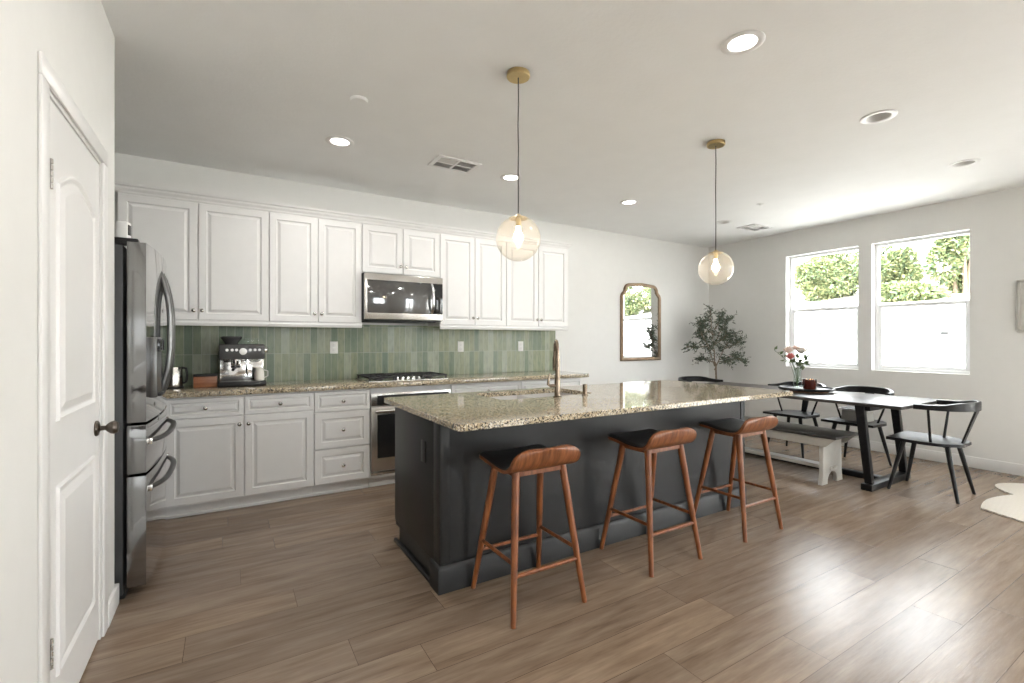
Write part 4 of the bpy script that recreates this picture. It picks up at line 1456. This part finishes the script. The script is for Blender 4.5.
for off, n_, lw, lab in (((-0.21, 0.13, 0.385), 9, 0.034, 'leafy green sprig reaching left from the vase'),
                         ((0.10, -0.09, 0.43), 12, 0.022, 'thin leafy sprig rising right from the vase'),
                         ((0.085, -0.055, 0.31), 12, 0.040, 'broad green leaves at the right of the vase'),
                         ((0.0, 0.01, 0.30), 14, 0.042, 'dark green leaves below the roses')):
    t = thing('leafy_sprig', tuple(V0), 0, lab, 'foliage', 'green sprigs in the glass vase')
    o_ = Vector(off)
    pts = [Vector((0, 0, 0)), Vector((o_.x * 0.3, o_.y * 0.3, o_.z * 0.62)), o_]
    MB().tube(pts, 0.0022, 6).build('stem', M['stem'], t)
    w = MB()
    for k in range(n_):
        s = 0.35 + 0.65 * k / (n_ - 1)
        p = pts[1].lerp(pts[2], max(0, (s - 0.3) / 0.7))
        w.leaf(p, Vector((random.uniform(-1, 1), random.uniform(-1, 1), random.uniform(-0.3, 0.9))), lw * 1.7, lw)
    w.build('leaves', M['flower_leaf'], t, 0)

# ------------------------------------------------------------------ olive tree
ot = thing('olive_tree', (5.93, 4.22, 0), 0, 'potted olive tree with airy grey-green leaves in the far corner', 'potted tree')
MB().lathe([(0, 0), (0.15, 0), (0.17, 0.02), (0.20, 0.30), (0.205, 0.33), (0.190, 0.33), (0.185, 0.29), (0, 0.28)], (0, 0, 0), 32).build('basket', M['basket'], ot)
MB().lathe([(0, 0.281), (0.183, 0.281), (0.183, 0.295), (0, 0.30)], (0, 0, 0), 24).build('soil', M['soil'], ot)
Rv = Vector((0.8563, -0.5165, 0))
Fv = Vector((0.5165, 0.8563, 0))
rng = random.Random(5)


def tp(px, py, dd=0.0):
    """a spot on the tree seen at (px, py), dd metres behind the trunk"""
    D = 6.676 + dd
    s_ = (px - 717.5) / 470 * D
    return Rv * s_ + Fv * dd + Vector((0, 0, 1.28 + (341 - py) / 470 * D)) + Rv * 0.0


MB().tube([(0, 0, 0.28), (0.01, 0, 0.6), (-0.004, 0, 0.95), tp(716.2, 362)], [0.016, 0.014, 0.012, 0.010], 10).build('trunk', M['bark'], ot)
br_pts = [[tp(716, 366), tp(716.5, 352, 0.02), tp(715.5, 335, 0.05), tp(714, 318, 0.05), tp(713, 308, 0.04)],
          [tp(716, 366), tp(712, 358, -0.05), tp(706, 346, -0.1), tp(699, 333, -0.12), tp(698, 324, -0.1)],
          [tp(716, 370), tp(722, 360, 0.05), tp(729, 349, 0.12), tp(736, 338, 0.1), tp(741, 333, 0.1)],
          [tp(706, 346, -0.1), tp(698, 347, -0.12), tp(690, 348, -0.15), tp(683, 346, -0.15)],
          [tp(722, 360, 0.05), tp(731, 356, -0.05), tp(738, 359, -0.1), tp(743, 364, -0.1)],
          [tp(716.5, 345, 0.02), tp(724, 333, 0.1), tp(730, 323, 0.12), tp(736, 319, 0.1)],
          [tp(714, 362), tp(709, 359, 0.1), tp(704, 361, 0.1)],
          [tp(729, 349, 0.12), tp(736, 345, 0.0), tp(741, 341, -0.05)],
          [tp(715, 335), tp(708, 326, 0.1), tp(702, 320, 0.12)],
          [tp(716, 352), tp(710, 340, 0.15), tp(706, 332, 0.15)],
          [tp(716, 345), tp(721, 338, -0.15), tp(723, 330, -0.2)],
          [tp(716, 330), tp(721, 321, 0.0), tp(726, 314, 0.02)],
          [tp(720, 362), tp(725, 361, -0.1), tp(728, 362, -0.12)]]
bw = MB()
lv = MB()
for bi, bp in enumerate(br_pts):
    nn_ = len(bp)
    bw.tube(bp, [0.0075 * (1 - 0.7 * i / (nn_ - 1)) for i in range(nn_)], 7)
    L_ = sum((bp[i + 1] - bp[i]).length for i in range(nn_ - 1))
    cnt = int(22 + 46 * L_)
    for k in range(cnt):
        s = (0.35 + 0.65 * rng.random()) * (nn_ - 1)
        i = min(int(s), nn_ - 2)
        p = bp[i].lerp(bp[i + 1], s - i)
        tw = Vector((rng.uniform(-1, 1), rng.uniform(-1, 1), rng.uniform(-0.5, 1.0))).normalized() * rng.uniform(0.03, 0.13)
        bw.tube([p, p + tw], [0.002, 0.001], 4)
        for q in range(rng.randint(5, 9)):
            a_ = p + tw * rng.uniform(0.2, 1.05)
            lv.leaf(a_, tw.normalized() * 0.7 + Vector((rng.uniform(-1, 1), rng.uniform(-1, 1), rng.uniform(-0.8, 0.8))), rng.uniform(0.030, 0.052), rng.uniform(0.010, 0.016))
bw.build('branches', M['bark'], ot)
lv.build('foliage', M['olive_leaf'], ot, 0)

# ------------------------------------------------------------------ mirror
mr = thing('wall_mirror', (4.956, YB, 1.006), 0, 'tall wall mirror with notched arch top and antique brass frame', 'mirror')
hw = 0.392


def mirror_outline():
    H_ = 1.085
    half = [(0.0, 0.0), (hw, 0.0), (hw, 0.875)]
    half += arc(hw - 0.085, 0.875, 0.085, 0, 62, 5)[1:]
    half += [(hw - 0.062, 0.972)] + arc(hw - 0.165, 0.965, 0.105, 10, 78, 5)
    half += [(0.10, H_ - 0.006), (0.0, H_)]
    right = half[1:-1]
    left = [(-a, b_) for a, b_ in right[::-1]]
    return right + [(0.0, H_)] + left


mo_ = mirror_outline()
i1 = offset_loop(mo_, 0.012)
i2 = offset_loop(mo_, 0.040)
i3 = offset_loop(mo_, 0.046)
fw = MB()
loops = [[(a, -0.001, b_) for a, b_ in mo_], [(a, -0.022, b_) for a, b_ in mo_], [(a, -0.030, b_) for a, b_ in i1], [(a, -0.026, b_) for a, b_ in i2], [(a, -0.012, b_) for a, b_ in i3], [(a, -0.001, b_) for a, b_ in i3]]
VV = [[fw.bm.verts.new(p) for p in lp] for lp in loops]
VV.append(VV[0])
n = len(mo_)
fs = []
for p, q in zip(VV, VV[1:]):
    for k in range(n):
        fs.append(fw.bm.faces.new((p[k], p[(k + 1) % n], q[(k + 1) % n], q[k])))
bmesh.ops.recalc_face_normals(fw.bm, faces=fs)
fw.build('frame', M['mirror_frame'], mr, 40)
MB().prism(i2, -0.008, 'y', -0.002).build('glass', M['mirror'], mr, 0)

pf = thing('framed_picture', (XE, 1.02, 1.365), 0, 'pale framed picture on the window wall at the right edge', 'picture')
w = MB()
w.box(-0.03, -0.001, -0.33, 0.33, 0, 0.022, 0.003).box(-0.03, -0.001, -0.33, 0.33, 0.473, 0.495, 0.003)
w.box(-0.03, -0.001, -0.33, -0.308, 0.022, 0.473, 0.003).box(-0.03, -0.001, 0.308, 0.33, 0.022, 0.473, 0.003)
w.build('frame', M['bench_paint'], pf)
MB().box(-0.012, -0.002, -0.308, 0.308, 0.022, 0.473).build('print', M['picture'], pf, 0)

# ------------------------------------------------------------------ pendants
for (px, py, zg, lab) in ((1.355, 2.18, 1.838, 'clear globe pendant lamp on brass canopy nearest the camera'), (3.075, 2.19, 1.815, 'clear globe pendant lamp on brass canopy farther along the island')):
    t = thing('pendant_lamp', (px, py, ZC), 0, lab, 'pendant lamp', 'globe pendant lamps over the island')
    MB().lathe([(0, -0.0005), (0.062, -0.0005), (0.064, -0.004), (0.064, -0.022), (0.061, -0.026), (0, -0.026)], (0, 0, 0), 36).build('ceiling_canopy', M['brass'], t)
    zt_ = zg + 0.122 - ZC
    pts = [(0.003 * math.sin(k * 1.3) * math.sin(math.pi * k / 12), 0.003 * math.cos(k * 1.1) * math.sin(math.pi * k / 12), -0.026 + (zt_ + 0.026) * k / 12) for k in range(13)]
    MB().tube(pts, 0.0033, 8).build('cord', M['cord'], t)
    rG = 0.122
    MB().lathe([(0, zt_ + 0.012), (0.012, zt_ + 0.010), (0.016, zt_ + 0.004), (0.052, zt_ - 0.010), (0.050, zt_ - 0.014), (0.016, zt_ - 0.006), (0.014, zt_ - 0.055), (0, zt_ - 0.056)], (0, 0, 0), 28).build('cap', M['brass'], t)
    zc_ = zt_ - rG
    prof = [(rG * math.sin(a), zc_ + rG * math.cos(a)) for a in [R(24 + (180 - 24) * k / 28) for k in range(29)]]
    prof[-1] = (0.0, zc_ - rG)
    inner = [(max(0, rr_ - 0.0025 * abs(math.sin(0.1 + rr_ * 5)) - 0.0015), z_ + (0.002 if z_ < zc_ else 0)) for rr_, z_ in prof[::-1]]
    inner[0] = (0.0, zc_ - rG + 0.0025)
    w = MB()
    w.lathe(prof, (0, 0, 0), 48)
    # remove the cap face the lathe closed
    w.bm.faces.ensure_lookup_table()
    big = [f_ for f_ in w.bm.faces if len(f_.verts) > 4]
    bmesh.ops.delete(w.bm, geom=big, context='FACES_ONLY')
    w.build('globe', M['globe'], t, 80)
    MB().lathe([(0, zc_ - 0.024), (0.014, zc_ - 0.020), (0.024, zc_ - 0.006), (0.027, zc_ + 0.008), (0.022, zc_ + 0.026), (0.012, zc_ + 0.044), (0.012, zc_ + 0.066), (0, zc_ + 0.067)], (0, 0, 0), 20).build('bulb', M['bulb'], t)

# ------------------------------------------------------------------ recessed lights
on_labels = ['lit recessed downlight nearest the camera, at the top right', 'lit recessed downlight in front of the left wall cabinets',
             'lit recessed downlight behind the near pendant cord', 'lit recessed downlight above and left of the wall mirror']
off_labels = ['unlit recessed downlight between the far pendant and the right edge', 'unlit recessed downlight nearest the window wall, at the right',
              'unlit recessed downlight beside the far pendant cord']
ring = [(0.0655, 0.004), (0.0655, -0.002), (0.072, -0.006), (0.094, -0.006), (0.099, -0.003), (0.099, -0.0005), (0.0655, -0.0005)]


def ring_mesh():
    w_ = MB()
    w_.lathe([(0.0655, -0.0005), (0.0655, -0.0035), (0.073, -0.007), (0.094, -0.006), (0.099, -0.003), (0.099, -0.0005)], (0, 0, 0), 40)
    big_ = [f_ for f_ in w_.bm.faces if len(f_.verts) > 4]
    bmesh.ops.delete(w_.bm, geom=big_, context='FACES_ONLY')
    return w_


on_labels += ['lit recessed downlight above or behind the camera, outside the photo'] * len(LIGHTS_ADDED)
for (x, y), lab in zip(LIGHTS_ON + LIGHTS_ADDED, on_labels):
    t = thing('recessed_light', (x, y, ZC), 0, lab, 'ceiling light', 'lit recessed downlights')
    ring_mesh().build('trim_ring', M['trim'], t)
    MB().lathe([(0, 0.006), (0.066, 0.006), (0.066, 0.002), (0.05, -0.001), (0, -0.002)], (0, 0, 0), 32).build('lens', M['lamp_on'], t)
    ld = bpy.data.lights.new('downlight', 'AREA')
    ld.shape = 'DISK'
    ld.size = 0.12
    ld.energy = 5.5
    ld.color = (1.0, 0.97, 0.935)
    lo = bpy.data.objects.new('downlight', ld)
    COL.objects.link(lo)
    lo.location = (0, 0, -0.008)
    lo.parent = t
for (x, y), lab in zip(LIGHTS_OFF, off_labels):
    t = thing('recessed_light', (x, y, ZC), 0, lab, 'ceiling light', 'unlit recessed downlights')
    ring_mesh().build('trim_ring', M['trim'], t)
    w = MB()
    w.lathe([(0.0655, 0.0), (0.060, 0.04), (0.055, 0.08), (0.0, 0.085)], (0, 0, 0), 32)
    big = [f_ for f_ in w.bm.faces if len(f_.verts) > 4]
    bmesh.ops.delete(w.bm, geom=big, context='FACES_ONLY')
    w.build('baffle', M['can'], t)
    MB().lathe([(0, 0.03), (0.030, 0.032), (0.040, 0.045), (0.030, 0.08), (0, 0.08)], (0, 0, 0), 24).build('lamp', M['white'], t)


def vent(x, y, lab):
    t = thing('ceiling_vent', (x, y, ZC), 0, lab, 'vent', 'ceiling air vents')
    fw_ = MB()
    for (a, b_, c_, d_) in ((-0.19, 0.19, -0.125, -0.098), (-0.19, 0.19, 0.098, 0.125), (-0.19, -0.155, -0.098, 0.098), (0.155, 0.19, -0.098, 0.098), (-0.155, 0.155, -0.006, 0.006), (-0.008, 0.008, -0.098, 0.098)):
        fw_.box(a, b_, c_, d_, -0.012, -0.0005, 0.002)
    fw_.build('frame', M['trim'], t)
    MB().box(-0.155, 0.155, -0.098, 0.098, -0.003, -0.0006).build('backing', M['vent_dark'], t, 0)
    for qx, qy in ((-1, -1), (1, -1), (-1, 1), (1, 1)):
        w_ = MB()
        for k in range(6):
            yc = qy * 0.052 - 0.038 + k * 0.0152
            tilt = Matrix.Translation((0, yc, -0.007)) @ Matrix.Rotation(R(35 if (qx, qy) != (-1, -1) else -35), 4, 'X')
            w_.box(qx * 0.0815 - 0.072, qx * 0.0815 + 0.072, -0.006, 0.006, -0.0006, 0.0006, 0, 2, tilt)
        w_.build('louver', M['tile_grey'], t, 0)


vent(1.60, 3.57, 'white square air vent on the ceiling left of the near pendant')
vent(5.80, 3.57, 'white square air vent on the ceiling near the window wall')
t = thing('smoke_detector', (0.677, 2.917, ZC), 0, 'round white smoke detector flush on the ceiling', 'smoke detector')
MB().lathe([(0, -0.0005), (0.052, -0.0005), (0.052, -0.006), (0.046, -0.014), (0, -0.016)], (0, 0, 0), 32).build('cover', M['ceiling'], t)
t = thing('sprinkler_head', (4.86, 2.93, ZC), 0, 'tiny white sprinkler cover on the ceiling near the far pendant', 'sprinkler')
MB().lathe([(0, -0.0005), (0.036, -0.0005), (0.036, -0.004), (0.010, -0.007), (0.008, -0.014), (0, -0.015)], (0, 0, 0), 24).build('cover', M['can'], t)

# ------------------------------------------------------------------ rug at the right edge
rg = []
P0, P1 = Vector((4.905, 1.222)), Vector((4.62, 0.62))
rg += [tuple(P0), tuple(P1), (4.42, -1.6), (6.2, -1.6), (6.35, 0.9)]
lobes = [((6.35, 0.9), (6.08, 1.20), 0.20), ((6.08, 1.20), (5.56, 1.185), 0.16), ((5.56, 1.185), (4.905, 1.222), 0.055)]
for (a, b_, h) in lobes:
    a, b_ = Vector(a), Vector(b_)
    d_ = b_ - a
    nrm = Vector((d_.y, -d_.x)).normalized()
    if nrm.y < 0:
        nrm = -nrm
    for k in range(1, 11):
        s = k / 10
        bul = h * (math.sin(math.pi * s) if h < 0.1 else math.sin(math.pi * s) ** 0.8)
        rg.append(tuple(a.lerp(b_, s) + nrm * bul))
rg.pop()
tag(MB().prism(rg, 0.012, 'z', 0.0005, 0.002).build('rug', M['rug']), 'cream ribbed rug with scalloped edge on the floor at the right', 'rug')

# ------------------------------------------------------------------ outside
struct(MB().box(6.65, 30, -25, 25, -0.25, -0.1).build('ground', M['ground'], smooth=0))
struct(MB().box(-20, 6.6, -25, -4.4, -0.25, -0.1).build('ground_patio', M['ground'], smooth=0))
struct(MB().box(10.0, 10.2, -10, 12, -0.1, 1.93, 0.01).build('garden_wall', M['fence'], smooth=0))
struct(MB().prism([(10.2, -0.1), (22, -0.1), (22, 4.2), (15, 2.9), (12.6, 2.25), (10.2, 1.85)], 22, 'y', -10).build('ground_hillside', M['hill'], smooth=0))
for (y, z, lab) in ((4.81, 1.42, 'small dark weep vent in the garden wall behind the left window'), (2.92, 1.41, 'small dark weep vent in the garden wall behind the right window')):
    v_ = tag(MB().box(-0.01, 0.0, -0.05, 0.05, -0.022, 0.022, 0.002).build('wall_vent', M['weep']), lab, 'vent')  # small dark box set on the wall face
    v_.location = (10.0 - 0.0005, y, z)


def bush(x, y, z, rx, ry, rz_, n, lab, seed):
    t = thing('bush', (x, y, z - rz_), 0, lab, 'bush', 'sunlit bushes on the slope')
    rg_ = random.Random(seed)
    tw = MB()
    gz = -0.5 * rz_
    for k in range(5):
        a = rg_.uniform(0, 6.28)
        tw.tube([(0.1 * math.cos(a), 0.1 * math.sin(a), -0.35), (0.3 * rx * math.cos(a), 0.3 * ry * math.sin(a), rz_ * 0.6), (0.6 * rx * math.cos(a), 0.6 * ry * math.sin(a), rz_ * 1.4)], [0.05, 0.035, 0.015], 6)
    tw.build('branches', M['bark'], t)
    w_ = MB()
    blobs = []
    for k in range(16):
        a, b_ = rg_.uniform(0, 6.28), rg_.uniform(-1, 1)
        q = math.sqrt(1 - b_ * b_) * rg_.uniform(0.3, 0.8)
        blobs.append((Vector((rx * q * math.cos(a), ry * q * math.sin(a), rz_ + rz_ * b_ * 0.7)), rg_.uniform(0.28, 0.45)))
    for k in range(int(n * 3.2)):
        c_, br__ = blobs[rg_.randrange(len(blobs))]
        d_ = Vector((rg_.gauss(0, 1), rg_.gauss(0, 1), rg_.gauss(0, 1))).normalized()
        p = c_ + Vector((d_.x * rx, d_.y * ry, d_.z * rz_)) * br__ * rg_.uniform(0.6, 1.05)
        w_.leaf(p, d_ + Vector((rg_.uniform(-1, 1), rg_.uniform(-1, 1), rg_.uniform(-1, 0.6))) * 0.9, rg_.uniform(0.06, 0.12), rg_.uniform(0.04, 0.07))
    w_.build('foliage', M['bush_leaf'], t, 0)


bush(13.0, 6.15, 2.90, 0.8, 0.95, 0.62, 4200, 'round sunlit bush seen through the left window', 1)
bush(13.2, 4.95, 2.95, 0.7, 0.55, 0.62, 3000, 'yellow-green bush at the left side of the right window', 2)
bush(12.6, 3.35, 3.05, 0.9, 0.62, 1.05, 4800, 'tall sunlit bush filling the right side of the right window', 3)
bush(11.8, 4.05, 2.15, 0.6, 0.75, 0.28, 2400, 'low trailing shrub spilling over the garden wall in the right window', 4)
bush(12.2, -0.6, 3.0, 0.9, 1.1, 1.0, 3600, 'yellow-green bush reflected in the top of the wall mirror', 6)
bush(12.4, -2.9, 2.9, 0.9, 1.0, 0.95, 3600, 'second bush reflected at the right of the wall mirror', 8)
